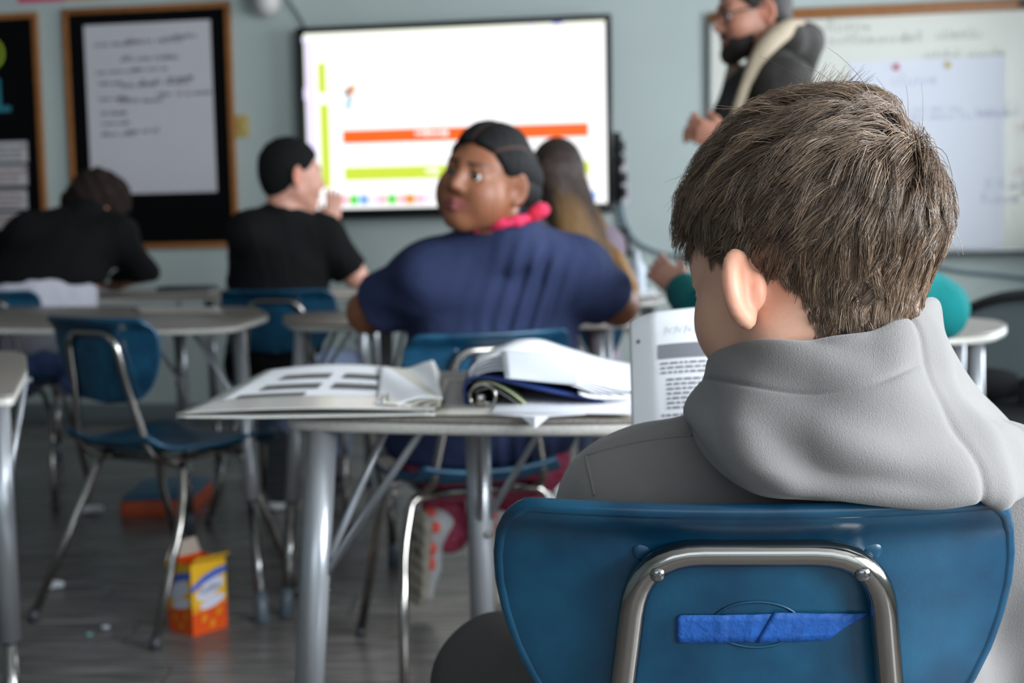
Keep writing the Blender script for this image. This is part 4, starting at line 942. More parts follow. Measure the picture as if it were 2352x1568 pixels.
def make_person(label, D):
    base = Vector((D['pel'][0], D['pel'][1], 0.0)); root = empty('person', base, label=label, cat='person'); b = list(base)
    hc, R, hs = D['head'], D['R'], D['hs']; skin = D['skin']; ms = D.get('ms', 0.85)
    def body(P):
        d = head_fn(P, hc, R, hs, flare=D.get('flare', 38), chub=D.get('chub', 0.0), etilt=D.get('etilt', 0.10), es=D.get('es', 1.0), ec=D.get('ec', 1.0))
        nb = V3(hc)+R@V3((0, -0.022, -0.045))*hs
        d = smin(d, chain(P, [nb, D['neck']], [D.get('nr', 0.050)*hs, D.get('nr2', D.get('nr', 0.050)*1.06)*hs], 0.01), 0.025)
        d = smin(d, torso_fn(P, D, -0.014), 0.03)
        for s in 'LR':
            r0_, r1_, r2_ = D.get('ar', (0.043, 0.036, 0.024))
            d = smin(d, chain(P, [D['s'+s], D['e'+s], D['w'+s]], [r0_, r1_, r2_], 0.02), 0.02)
            H = D.get('h'+s)
            if H: d = smin(d, hand_fn(P, D['w'+s], *H[:3], s=ms, curl=H[3]), 0.012)
        return d
    lp_, rp_ = lin(skin), lin(D.get('lips', tuple(int(v*0.75) for v in skin)))
    sc = lin(D.get('scalp', skin))
    def colour(V):
        Q = ((V-V3(hc))@R)/hs; c = np.tile(np.array(lp_, np.float32), (len(V), 1)); S = Q.copy(); S[:, 0] = np.abs(S[:, 0])
        def blend(w, k): c[:] = c*(1-w[:, None])+np.array(k, np.float32)*w[:, None]
        blush = np.clip(1-sph(S, (0.040, 0.070, -0.025), 0.0)/0.032, 0, 1)*0.45; blend(blush, [v*f for v, f in zip(lp_, (1.0, 0.72, 0.70))])
        ear = np.clip(1-sph(S, (0.088, -0.012, -0.004), 0.0)/0.040, 0, 1)**0.6*D.get('earred', 0.5); blend(ear, [v*f for v, f in zip(lp_, (1.06, 0.70, 0.62))])
        lp1 = np.minimum(cap(S, (0, 0.0965, -0.0545), (0.026, 0.089, -0.057), 0.006, 0.004), cap(S, (0, 0.094, -0.0675), (0.024, 0.088, -0.0625), 0.0065, 0.004))
        blend(np.clip(1-lp1/0.003, 0, 1)*0.9, rp_)
        br = cap(S, (0.014, 0.092, 0.026), (0.048, 0.078, 0.030), 0.0045, 0.0025); blend(np.clip(1-br/0.004, 0, 1)*0.92, lin(D['hairrgb']))
        if D.get('scalp'): blend(np.clip((Q[:, 2]-zl(Q[:, 1]))/0.006, 0, 1)*(ell(Q, (0, -0.012, 0.028), (0.074, 0.096, 0.086)) < 0.004), sc)
        return c
    pts = [hc, D['neck'], D['pel'], D['chest']]+[D[a+s] for a in 'sew' for s in 'LR']
    lo, hi = bounds(pts, 0.17); h = D.get('res', 0.0055)
    implicit('body', body, lo, hi, h, skin_mat('skin_'+D['id'], skin), root, b, colour)
    # eyes
    me_w = mat('eye_white', (226, 222, 218), 0.2, coat=0.5); me_i = mat('iris_'+D['id'], D.get('iris', (60, 40, 28)), 0.15, coat=0.6)
    if D.get('eyes', True):
        for s in (-1, 1):
            cpos = V3(hc)+R@V3((s*0.031, 0.0785, 0.005))*hs; gz = V3(D.get('gaze', R@V3((0, 1, 0)))); gz = gz/np.linalg.norm(gz)
            bm = bmesh.new(); bmesh.ops.create_uvsphere(bm, u_segments=16, v_segments=12, radius=0.0122*hs); bmesh.ops.translate(bm, verts=bm.verts[:], vec=Vector(cpos.tolist())-base); eo = bmobj('eye', bm, me_w, root, smooth=True)
            bm = bmesh.new(); bmesh.ops.create_uvsphere(bm, u_segments=14, v_segments=8, radius=0.0078*hs)
            q = Vector(gz.tolist()).to_track_quat('Z', 'Y')
            for v in bm.verts: v.co.z *= 0.35; v.co.rotate(q); v.co += Vector((cpos+gz*0.0098*hs).tolist())-base
            bmobj('iris', bm, me_i, eo, smooth=True)
    # shirt with sleeves
    sl = D.get('sleeve', 0.72); sr = D.get('sr', 0.060)
    def shirt(P):
        d = torso_fn(P, D, 0.0)
        for s in 'LR':
            a, e, wv = [V3(D[k+s]) for k in 'sew']
            if sl <= 1.0: q = chain(P, [a, a+(e-a)*sl], [sr, sr*D.get('cuff', 0.97)], 0.02); q = smax(q, ((P-(a+(e-a)*sl))@((e-a)/np.linalg.norm(e-a))), 0.012)
            else: q = chain(P, [a, e, e+(wv-e)*0.93], [sr, sr*0.88, sr*0.66], 0.03)
            d = smin(d, q, 0.035)
        if D.get('belly'): d = smin(d, ell(P, D['belly'][0], D['belly'][1]), 0.07)
        nb = V3(hc)+R@V3((0, -0.022, -0.045))*hs; nk = V3(D['neck']); nd = (nb-nk)/np.linalg.norm(nb-nk)
        if D.get('collar', True): d = smin(d, smax(cap(P, nk-nd*0.03, nk+nd*0.02, 0.060*hs, 0.054*hs), (P-nk-nd*0.016)@nd, 0.006), 0.02)
        d = smax(d, D.get('hem', 0.46)-P[:, 2], 0.02)
        wv = D.get('wrinkle', 0.0035); d = d+wv*wob(P, 42, D['seed'])+wv*0.5*wob(P*np.array([1.6, 1.6, 0.7], np.float32), 90, D['seed']+5)
        if D.get('folds'): d = d+D['folds'](P)
        return d
    lo, hi = bounds([D[k] for k in ('neck', 'pel', 'chest', 'sL', 'sR', 'eL', 'eR', 'wL', 'wR')], 0.20)
    implicit(D.get('topname', 'shirt'), shirt, lo, hi, h*1.15, D['shirt'], root, b)
    # trousers
    if D.get('legs', True):
        lr = D.get('lr', (0.080, 0.062, 0.050))
        def trousers(P):
            d = flat(P, frame_from(D['sL'], D['sR']), D['pel'], 1.45, [D['pel'], (D['pel'][0], D['pel'][1], D['pel'][2]+0.04)], [0.105*D.get('fat', 1.0)]*2, 0.02)
            for s in 'LR': d = smin(d, chain(P, [D['p'+s], D['k'+s], D['a'+s]], lr, 0.03), 0.04)
            return d+0.004*wob(P, 40, D['seed']+3)
        lo, hi = bounds([D['pel']]+[D[k+s] for k in 'pka' for s in 'LR'], 0.19)
        implicit('trousers', trousers, lo, hi, h*1.3, D['pants'], root, b)
        if D.get('shoes', True):
            for s in 'LR':
                shoe(root, base, D['a'+s], D.get('fdir', {}).get(s, (0, 1, 0)), D.get('fup', {}).get(s, (0, 0, 1)), D.get('shoem', m_white), D.get('solem', m_card), D.get('accent'))
    return root, base
def shoe(root, base, ankle, fd, upv, m_up, m_sole, accent=None):
    f = np.array(fd, float); f /= np.linalg.norm(f); u = np.array(upv, float); u -= f*(u@f); u /= np.linalg.norm(u); x = np.cross(f, u); Rm = np.stack([x, f, u], 1).astype(np.float32); c = V3(ankle)
    def upper(P):
        Q = (P-c)@Rm
        d = cap(Q, (0, -0.030, -0.045), (0, 0.085, -0.060), 0.038, 0.032); d = smin(d, cap(Q, (0, 0.085, -0.062), (0.004, 0.150, -0.066), 0.032, 0.026), 0.03)
        d = smin(d, cap(Q, (0, -0.022, -0.04), (0, -0.018, 0.015), 0.036, 0.037), 0.03); return smax(d, -(Q[:, 2]+0.078), 0.008)
    def sole(P):
        Q = (P-c)@Rm; T = Q.copy(); T[:, 2] = 0
        w_ = 0.036+0.010*np.clip((Q[:, 1]-0.02)/0.08, 0, 1)
        e = np.minimum(cap(T, (0, -0.034, 0), (0.0, 0.06, 0), 0.038, 0.040), cap(T, (0, 0.06, 0), (0.004, 0.140, 0), 0.042, 0.040))
        return smax(e, np.abs(Q[:, 2]+0.085)-0.013+0.004*(np.sin(Q[:, 1]*180) > 0.3)*(Q[:, 2] < -0.085), 0.006)
    lo, hi = bounds([c-0.21, c+0.21], 0.0)
    o, _ = implicit('shoe', upper, lo, hi, 0.005, m_up, root, list(base)); implicit('sole', sole, lo, hi, 0.005, m_sole, o, list(base))
    if accent:
        for i, (q, r) in enumerate((((0.030, 0.02, -0.068), (0.014, 0.022, 0.012)), ((0.036, 0.06, -0.070), (0.012, 0.020, 0.010)), ((0.030, -0.035, -0.060), (0.013, 0.018, 0.016)), ((-0.030, -0.035, -0.060), (0.013, 0.018, 0.016)), ((0.0, -0.066, -0.060), (0.022, 0.010, 0.014)))):
            implicit('accent', lambda P, q=q, r=r: ell((P-c)@Rm, q, r), lo, hi, 0.004, accent, o, list(base))
        for q in ((-0.012, 0.0, -0.098), (0.012, 0.028, -0.098)):
            implicit('tread_hole', lambda P, q=q: ell((P-c)@Rm, q, (0.009, 0.013, 0.004)), lo, hi, 0.003, m_glide, o, list(base))
def zl(y): return np.interp(y, [-0.12, -0.09, -0.05, -0.02, 0.0, 0.022, 0.034, 0.05, 0.075, 0.10], [-0.062, -0.058, -0.050, -0.012, 0.020, 0.004, 0.012, 0.036, 0.064, 0.074]).astype(np.float32)
def cap_hair(D, root, base, m, off=0.012, top=0.012, noise=0.002, ns=160, extra=None, zline=zl, h=0.005, col=None, name='hair'):
    hc, R, hs = D['head'], D['R'], D['hs']
    def f(P):
        Q = ((P-V3(hc))@R)/hs
        d = np.minimum(ell(Q, (0, -0.012, 0.028+top*0.4), (0.074+off, 0.096+off, 0.086+off*0.6+top*0.6)), 9)
        d = smin(d, ell(Q, (0, -0.05, -0.02), (0.056+off*0.6, 0.045+off*0.6, 0.06)), 0.03)
        d = smax(d, (zline(Q[:, 1])-Q[:, 2])*0.85, 0.010)
        if extra: d = extra(Q, d)
        return (d+noise*wob(Q, ns, D['seed']+9))*hs
    lo, hi = bounds([hc], 0.2); o, V = implicit(name, f, lo, hi, h, m, root, list(base), col); return o
px3 = lambda x, y, Z: tuple(pix(x, y, Z))
cotton = lambda n, c, **k: mat(n, c, 0.85, var=0.10, vscale=9, bump=0.25, bscale=420, spec=0.15, **k)

# ---------------- pupil in navy shirt, looking back over the shoulder
Ry = np.array(Matrix.Rotation(math.radians(15), 3, 'Y'), dtype=np.float32)
red_print = mat('red_bandana_print', (196, 8, 44), 0.8, rgb2=(224, 60, 104), vscale=90, detail=2)
D2 = dict(id='navy', seed=2, head=px3(1114, 415, 2.76), chub=1.0, R=Ry@rotm(148, -2, 0), hs=1.01, skin=(146, 92, 64), lips=(150, 80, 82), hairrgb=(22, 18, 17), earred=0.25,
    neck=px3(1160, 540, 2.81), sL=px3(986, 634, 2.84), sR=px3(1318, 620, 2.92), chest=px3(1142, 690, 2.94), waist=px3(1125, 850, 2.95), pel=px3(1100, 1015, 3.0),
    eL=px3(846, 716, 2.98), eR=px3(1418, 700, 3.02), wL=px3(985, 715, 3.30), wR=px3(1290, 700, 3.32), hL=((1, 0.3, 0), (0, 0, -1), (0, 1, 0), 0.2), hR=((-1, 0.3, 0), (0, 0, -1), (0, 1, 0), 0.2),
    fat=1.24, wide=1.42, sr=0.070, cuff=1.04, sleeve=0.80, ar=(0.055, 0.047, 0.03), hem=0.452, wrinkle=0.003, gaze=(-0.38, -1, 0.02), iris=(40, 28, 22), res=0.0045, nr=0.060, nr2=0.050,
    shirt=cotton('navy_cotton', (46, 54, 84)), pants=mat('crimson_print', (140, 16, 48), 0.8, rgb2=(180, 80, 110), vscale=90, detail=2), shoem=mat('white_trainer', (196, 200, 200), 0.5, var=0.08, vscale=30), solem=mat('beige_sole', (168, 160, 146), 0.7, var=0.1, vscale=60), accent=mat('coral_rubber', (250, 92, 74), 0.4),
    pL=px3(1030, 1050, 3.0), pR=px3(1215, 1045, 3.0), kL=px3(985, 945, 3.42), kR=px3(1240, 940, 3.42), aL=px3(1030, 1222, 3.30), aR=px3(1170, 1222, 3.30), lr=(0.098, 0.074, 0.055),
    fdir=dict(L=(-0.10, 0.16, -1), R=(0.02, 0.16, -1)), fup=dict(L=(1.0, 0.7, 0.1), R=(0.9, 0.8, 0.1)))
def nfold(P):
    # drapes falling from the picture-side armpit across the back
    a = V3(pix(1262, 560, 2.83)); b = V3(pix(1205, 745, 2.80)); t = np.clip((P-a)@(b-a)/((b-a)@(b-a)), 0, 1.1); s = (P[:, 0]-(a+(b-a)*t[:, None])[:, 0])
    w_ = np.exp(-(s/0.075)**2)*np.clip(t*4, 0, 1)*(P[:, 1] < 2.95)
    return w_*0.0065*np.sin(s*165+1.0)
D2['folds'] = nfold; D2['belly'] = (px3(1105, 960, 2.98), (0.225, 0.17, 0.13))
p2, b2_ = make_person('pupil in navy T-shirt turning round to look back, red neckerchief, dark braids', D2)
m_braid = mat('black_braids', (20, 19, 20), 0.75, spec=0.25, var=0.3, vscale=220, attr='Col')
def zl2(y): return np.interp(y, [-0.12, -0.09, -0.05, -0.025, 0.0, 0.020, 0.034, 0.05, 0.075, 0.10], [-0.085, -0.085, -0.080, -0.060, 0.022, 0.016, 0.022, 0.046, 0.072, 0.080]).astype(np.float32)
def braid(Q, d):
    th = np.arctan2(Q[:, 0], Q[:, 2]-0.0); ridge = np.abs(np.sin(th*4.6)); tw = np.sin(Q[:, 1]*260)*0.5+0.5
    return smin(d, ell(Q, (-0.004, -0.098, 0.004), (0.070, 0.066, 0.084)), 0.03)-0.0050*ridge**0.6-0.0012*tw*ridge+0.003
def braid_col(V):
    Q = ((V-V3(D2['head']))@D2['R'])/D2['hs']; th = np.arctan2(Q[:, 0], Q[:, 2]); part = np.clip(1-np.abs(np.sin(th*4.6))/0.16, 0, 1)*(Q[:, 1] > -0.075)
    return np.array(lin((17, 16, 17)))*(1-part[:, None])+np.array(lin((92, 66, 54)))*part[:, None]
cap_hair(D2, p2, b2_, m_braid, off=0.009, top=0.010, noise=0.0006, extra=braid, zline=zl2, h=0.0032, col=braid_col)
# neckerchief
hc = V3(D2['neck']); pts = [px3(1095, 530, 2.78), px3(1140, 515, 2.735), px3(1190, 507, 2.735), px3(1232, 494, 2.77), px3(1240, 490, 2.85), px3(1200, 500, 2.93), px3(1110, 512, 2.93), px3(1075, 520, 2.85), px3(1095, 522, 2.745)]
q = [Vector(v)-b2_ for v in catmull(np.array(pts), 44)]
V, F = tube_mesh(q, [0.012+0.0018*math.sin(i*1.3) for i in range(44)], 12); kk = meshobj('neckerchief', V, F, red_print, p2, smooth=True); kk['label'] = 'red patterned neckerchief tied at the nape'
implicit('knot', lambda P: smin(ell(P, px3(1243, 482, 2.76), (0.017, 0.015, 0.013)), cap(P, px3(1226, 492, 2.75), px3(1243, 482, 2.76), 0.014, 0.011), 0.02), np.array(px3(1243, 482, 2.76))-0.08, np.array(px3(1243, 482, 2.76))+0.08, 0.004, red_print, kk, list(b2_))

# ---------------- pupil in black T-shirt, hand raised to the face
D3 = dict(id='blacktee', seed=3, head=px3(670, 405, 4.42), R=rotm(-62, -4, 0), hs=1.04, skin=(206, 150, 128), hairrgb=(24, 20, 19), earred=0.7,
    neck=px3(650, 494, 4.42), sL=px3(572, 535, 4.36), sR=px3(742, 540, 4.50), chest=px3(648, 610, 4.48), waist=px3(640, 720, 4.50), pel=px3(630, 835, 4.54),
    eL=px3(560, 660, 4.78), eR=px3(815, 632, 4.56), wL=px3(640, 660, 4.98), wR=px3(762, 512, 4.76), hL=((1, 0.4, 0), (0, 0, -1), (0, 1, 0), 0.2), hR=((0.12, 0.1, 1), (-0.35, 0.9, 0.1), (-0.9, 0, 0), 0.35),
    fat=1.12, wide=1.42, sr=0.066, sleeve=0.92, ar=(0.05, 0.042, 0.028), hem=0.44, res=0.0055, nr=0.054, shirt=cotton('black_cotton', (13, 13, 14)), pants=mat('light_denim', (112, 124, 150), 0.85, var=0.15, vscale=20),
    pL=px3(570, 850, 4.56), pR=px3(700, 850, 4.56), kL=px3(600, 870, 4.95), kR=px3(790, 838, 4.96), aL=px3(650, 1040, 4.50), aR=px3(770, 1060, 4.90), fdir=dict(L=(0, -0.3, -1)), fup=dict(L=(0, 1, 0)), shoem=mat('dark_trainer', (40, 42, 46), 0.6), solem=m_glide)
p3, b3 = make_person('pupil in black T-shirt seen from behind, hand raised to the cheek', D3)
cap_hair(D3, p3, b3, mat('short_black_hair', (14, 13, 13), 0.85, spec=0.2, var=0.3, vscale=120, bump=0.6, bscale=300), off=0.008, top=0.012, zline=zl2, noise=0.0015, ns=240, h=0.0045)

# ---------------- pupil slumped over the far desk in black sweatshirt
D4 = dict(id='slumped', seed=4, head=px3(222, 480, 5.06), R=rotm(-35, -40, 10), hs=1.02, skin=(190, 138, 112), hairrgb=(40, 28, 22),
    neck=px3(196, 494, 4.98), sL=px3(62, 540, 4.86), sR=px3(268, 540, 4.98), chest=px3(150, 580, 4.92), waist=px3(100, 650, 4.82), pel=px3(105, 800, 4.80),
    eL=px3(-50, 640, 5.05), eR=px3(325, 628, 5.10), wL=px3(40, 660, 5.34), wR=px3(262, 655, 5.34), hL=((1, 0.4, 0), (0, 0, -1), (0, 1, 0), 0.3), hR=((-1, 0.3, 0), (0, 0, -1), (0, 1, 0), 0.3), eyes=False,
    fat=1.22, wide=1.5, sr=0.072, sleeve=1.5, hem=0.80, res=0.0065, topname='sweatshirt', shirt=cotton('black_fleece', (12, 12, 13)), pants=mat('blue_denim', (74, 94, 140), 0.85, var=0.2, vscale=30),
    pL=px3(60, 810, 4.80), pR=px3(170, 810, 4.80), kL=px3(50, 875, 4.95), kR=px3(190, 875, 4.98), aL=px3(40, 880, 4.62), aR=px3(170, 880, 4.62), shoes=False)
p4, b4 = make_person('pupil in black sweatshirt slumped forward over the far desk, curly brown hair', D4)
cap_hair(D4, p4, b4, mat('curly_brown_hair', (34, 24, 19), 0.85, spec=0.2, var=0.4, vscale=60, bump=0.8, bscale=120), off=0.030, top=0.020, noise=0.010, ns=110, h=0.006,
    extra=lambda Q, d: smin(smin(d, ell(Q, (-0.105, -0.03, 0.005), (0.07, 0.06, 0.07)), 0.03), ell(Q, (0.07, 0.035, -0.02), (0.028, 0.04, 0.085)), 0.03))
implicit('undershirt', lambda P: flat(P, frame_from(D4['sL'], D4['sR']), D4['waist'], 1.5, [px3(98, 770, 4.79), px3(96, 682, 4.80)], [0.137, 0.134], 0.02)+0.004*wob(P, 60, 5), np.array(px3(85, 670, 4.8))-0.26, np.array(px3(85, 670, 4.8))+0.26, 0.007, cotton('white_cotton', (196, 194, 204)), p4, list(b4))

# ---------------- long-haired pupil facing the screen
D5 = dict(id='longhair', seed=5, head=px3(1282, 408, 4.05), R=rotm(-12, 0, 0), hs=0.98, skin=(204, 160, 140), hairrgb=(60, 40, 28),
    neck=px3(1296, 505, 4.05), sL=px3(1215, 560, 4.03), sR=px3(1385, 566, 4.05), chest=px3(1302, 610, 4.10), waist=px3(1308, 710, 4.10), pel=px3(1312, 850, 4.12),
    eL=px3(1190, 670, 4.25), eR=px3(1412, 655, 4.22), wL=px3(1250, 668, 4.45), wR=px3(1370, 668, 4.45), hL=((1, 0.4, 0), (0, 0, -1), (0, 1, 0), 0.3), hR=((-1, 0.4, 0), (0, 0, -1), (0, 1, 0), 0.3), eyes=False,
    fat=0.95, sr=0.052, sleeve=1.4, hem=0.44, res=0.007, shirt=cotton('mauve_cotton', (150, 136, 148)), pants=mat('light_denim', (112, 124, 150)), pL=px3(1265, 860, 4.12), pR=px3(1350, 860, 4.12), kL=px3(1265, 845, 4.50), kR=px3(1360, 845, 4.50), aL=px3(1270, 1120, 4.50), aR=px3(1360, 1120, 4.50), lr=(0.072, 0.056, 0.046))
p5, b5 = make_person('pupil with long brown hair fading to blond, facing the screen', D5)

# ---------------- pupil in green behind the boy
D7 = dict(id='green', seed=7, head=px3(1860, 475, 2.66), R=rotm(10, -8, 0), hs=1.0, skin=(196, 142, 120), hairrgb=(50, 34, 26),
    neck=px3(1862, 585, 2.63), sL=px3(1715, 645, 2.60), sR=px3(2030, 640, 2.58), chest=px3(1870, 720, 2.62), waist=px3(1880, 860, 2.58), pel=px3(1885, 1040, 2.55),
    eL=px3(1630, 730, 2.70), eR=px3(2148, 708, 2.62), wL=px3(1572, 668, 2.92), wR=px3(2010, 715, 2.86), hL=((-0.62, 0.35, 0.55), (0.3, 0.85, -0.1), (0.5, -0.2, 0.8), 0.75), hR=((-1, 0.4, 0), (0, 0, -1), (0, 1, 0), 0.2), eyes=False,
    fat=1.02, sr=0.068, sleeve=1.5, hem=0.44, res=0.0055, topname='sweatshirt', shirt=cotton('teal_fleece', (18, 112, 112)), pants=mat('dark_denim', (48, 54, 72), 0.85), pL=px3(1820, 1050, 2.55), pR=px3(1950, 1050, 2.55), kL=px3(1800, 1060, 2.95), kR=px3(1970, 1060, 2.95), aL=px3(1800, 1440, 2.98), aR=px3(1970, 1440, 2.98))
p7, b7 = make_person('pupil in teal green sweatshirt mostly hidden behind the boy in hoodie', D7)
cap_hair(D7, p7, b7, mat('short_brown_hair', (50, 36, 28), 0.7, var=0.3, vscale=120), off=0.012, top=0.015, h=0.006)

# ---------------- teacher standing by the whiteboard
D6 = dict(id='teacher', seed=6, head=px3(1728, 34, 3.80), R=rotm(103, -9, 0), hs=1.07, skin=(198, 138, 114), hairrgb=(34, 26, 22), earred=0.6,
    neck=px3(1766, 118, 3.82), sL=px3(1800, 196, 3.64), sR=px3(1752, 190, 3.98), chest=px3(1778, 280, 3.82), waist=px3(1772, 430, 3.82), pel=px3(1778, 590, 3.84),
    eL=px3(1800, 400, 3.60), eR=px3(1750, 400, 4.02), wL=px3(1672, 322, 3.60), wR=px3(1668, 312, 3.78), hL=((-1, 0.15, 0.35), (0.1, 0.9, 0.3), (-0.1, 0.2, 1), 0.9), hR=((-1, -0.1, 0.28), (0.0, -0.6, -0.6), (0, 0.2, 1), 0.7),
    ms=1.0, fat=1.10, wide=1.5, sr=0.072, sleeve=1.5, hem=0.80, res=0.005, topname='jacket', nr=0.052, flare=28, shirt=mat('charcoal_jacket', (62, 59, 56), 0.9, var=0.15, vscale=25, bump=0.4, bscale=300, spec=0.2), pants=mat('dark_trousers', (34, 34, 38), 0.85), shr=0.060, gaze=(-1, -0.2, -0.15),
    pL=px3(1790, 640, 3.76), pR=px3(1765, 640, 3.92), kL=(0.76, 3.72, 0.50), kR=(0.76, 3.96, 0.50), aL=(0.80, 3.72, 0.095), aR=(0.78, 3.98, 0.095), fdir=dict(L=(-1, 0, 0), R=(-1, 0.1, 0)), lr=(0.09, 0.066, 0.055), shoem=m_blk, solem=m_glide)
p6, b6 = make_person('bearded teacher in glasses and charcoal jacket standing by the whiteboard', D6)
cap_hair(D6, p6, b6, mat('dark_brown_hair', (36, 28, 24), 0.7, var=0.3, vscale=120, bump=0.5, bscale=260), off=0.010, top=0.016, h=0.005)
def beard_sdf(P):
    Q = ((P-V3(D6['head']))@D6['R'])/D6['hs']; S = Q.copy(); S[:, 0] = np.abs(S[:, 0])
    d = smin(cap(S, (0.054, 0.012, -0.035), (0.030, 0.060, -0.085), 0.016, 0.024), cap(S, (0.030, 0.060, -0.085), (0.0, 0.080, -0.098), 0.024, 0.030), 0.03)
    d = smin(d, cap(S, (0.0, 0.098, -0.047), (0.028, 0.080, -0.062), 0.008, 0.012), 0.012)
    d = smax(d, -cap(S, (0, 0.100, -0.060), (0.018, 0.092, -0.061), 0.009, 0.007), 0.006)
    return (d+0.0015*wob(Q, 200, 3))*D6['hs']
implicit('beard', beard_sdf, np.array(D6['head'])-0.19, np.array(D6['head'])+0.16, 0.0045, MATS['dark_brown_hair'], p6, list(b6))
gl = empty('glasses', (0, 0, 0)); gl.parent = p6
H6 = lambda x, y, z: Vector((V3(D6['head'])+D6['R']@V3((x, y, z))*D6['hs']).tolist())-b6
for s in (-1, 1):
    tube('rim', [H6(s*0.033+0.024*math.cos(t), 0.104-0.006*abs(math.cos(t)), 0.002+0.019*math.sin(t)) for t in np.linspace(0, 2*math.pi, 25)], 0.0022, m_blk, gl, n=6)
    tube('temple', [H6(s*0.057, 0.098, 0.008), H6(s*0.076, 0.05, 0.010), H6(s*0.080, -0.01, 0.010)], 0.0022, m_blk, gl, n=6)
tube('bridge', [H6(-0.010, 0.106, 0.006), H6(0.010, 0.106, 0.006)], 0.002, m_blk, gl, n=6)
m_sherpa = mat('cream_sherpa', (170, 154, 132), 0.95, var=0.12, vscale=90, bump=0.8, bscale=160)
pts = [px3(1862, 96, 3.92), px3(1836, 66, 3.80), px3(1800, 72, 3.70), px3(1756, 112, 3.645), px3(1722, 172, 3.63), px3(1700, 230, 3.62), px3(1682, 300, 3.63), px3(1676, 420, 3.66)]
q = [Vector(v)-b6 for v in catmull(np.array(pts), 40)]; V, F = tube_mesh(q, [0.015+0.014*math.sin(math.pi*min(1, i/24)) for i in range(40)], 12); meshobj('lining', V, F, m_sherpa, p6, smooth=True)
pts = [px3(1690, 150, 3.98), px3(1672, 230, 3.96), px3(1664, 320, 3.94), px3(1662, 420, 3.92)]
q = [Vector(v)-b6 for v in catmull(np.array(pts), 20)]; V, F = tube_mesh(q, 0.026, 12); meshobj('lining', V, F, m_sherpa, p6, smooth=True)
implicit('hood', lambda P: smin(smin(cap(P, px3(1815, 92, 3.74), px3(1850, 96, 3.88), 0.050, 0.052), cap(P, px3(1850, 96, 3.88), px3(1800, 92, 4.0), 0.052, 0.045), 0.03), cap(P, px3(1846, 112, 3.80), px3(1836, 170, 3.84), 0.052, 0.045), 0.04)+0.003*wob(P, 50, 8), np.array(px3(1830, 120, 3.85))-0.26, np.array(px3(1830, 120, 3.85))+0.26, 0.006, MATS['charcoal_jacket'], p6, list(b6))
implicit('inner_shirt', lambda P: smin(cap(P, px3(1712, 215, 3.80), px3(1696, 280, 3.79), 0.070, 0.080), cap(P, px3(1696, 280, 3.79), px3(1694, 420, 3.80), 0.080, 0.085), 0.02)+0.002*wob(P, 60, 4), np.array(px3(1700, 280, 3.8))-0.34, np.array(px3(1700, 280, 3.8))+0.34, 0.007, mat('dark_knit', (42, 40, 42), 0.9, var=0.2, vscale=120), p6, list(b6))
# ================================================================== hair strands
def strand_mesh(name, POS, RAD, COLR, m, parent, base):
    N, K = POS.shape[:2]; T = np.gradient(POS, axis=1); T /= np.linalg.norm(T, axis=2, keepdims=True)+1e-9
    ref = RNG.normal(size=(N, 1, 3)); n1 = np.cross(T, ref); n1 /= np.linalg.norm(n1, axis=2, keepdims=True)+1e-9; n2 = np.cross(T, n1)
    V = np.stack([POS+(n1*math.cos(a)+n2*math.sin(a))*RAD[..., None] for a in (0, 2.0944, 4.1888)], 2)      # N,K,3,3
    V = V.reshape(-1, 3)-np.asarray(list(base)); i = np.arange(N)[:, None, None]*K*3; k = np.arange(K-1)[None, :, None]*3; j = np.arange(3)[None, None, :]; j2 = (j+1) % 3
    F = np.stack([i+k+j, i+k+j2, i+k+3+j2, i+k+3+j], -1).reshape(-1, 4)
    C = np.repeat(COLR.reshape(N, -1, 3) if COLR.ndim == 3 else COLR[:, None, :].repeat(K, 1), 3, axis=1).reshape(-1, 3)
    o = npmesh(name, V, F, m, parent, C); return o
def unit(v): return v/(np.linalg.norm(v, axis=-1, keepdims=True)+1e-9)
# ---------------- long hair of the pupil facing the screen
hc5, R5 = V3(D5['head']), D5['R']
m_strand = mat('hair_strand', (90, 66, 48), 0.38, attr='Col', spec=0.5)
N = 5200; K = 12
th = RNG.uniform(-2.6, 2.6, N); zr = RNG.uniform(0.0, 1.0, N)
root = np.stack([0.084*np.sin(th)*np.sqrt(1-(zr*0.98)**2), -0.012-0.106*np.cos(th)*np.sqrt(1-(zr*0.98)**2), 0.015+0.104*zr], 1)
root = root[root[:, 1] < 0.055]; N = len(root); th = np.arctan2(root[:, 0], -(root[:, 1]+0.012))
W0 = root@R5.T+hc5
POS = np.zeros((N, K, 3)); tq = np.linspace(0, 1, K)
L = RNG.uniform(0.75, 1.05, N)
for k_ in range(K):
    t = tq[k_]; drop = t*0.50*L - np.minimum(t*0.5*L, 0.0)
    q = root.copy(); sw = np.clip((t*0.5*L-0.03)/0.10, 0, 1)
    lowz = root[:, 2]-drop
    ex = np.clip(1-np.maximum(lowz, 0)/0.12, 0.0, 1)                     # spread down over the skull, then hang
    rad = np.sqrt(np.clip(1-(np.clip(lowz-0.015, 0, 0.104)/0.104)**2*0.96, 0.02, 1))
    q[:, 0] = 0.086*np.sin(th)*rad*(1-0.15*sw); q[:, 1] = -0.012-0.108*np.cos(th)*rad; q[:, 2] = lowz
    w_ = q@R5.T+hc5
    hang = np.clip(-(lowz)/0.34, 0, 1)
    w_[:, 0] += hang*(0.13+0.035*np.sin(th))+0.012*np.sin(9*t+th*5)*hang; w_[:, 1] += -0.03*hang+0.01*np.sin(7*t+th*3)*hang
    POS[:, k_] = w_
RAD = (0.0016*(1-0.5*tq))[None, :].repeat(N, 0)
ca, cb2, cc = np.array(lin((66, 45, 33))), np.array(lin((96, 66, 42))), np.array(lin((176, 132, 76)))
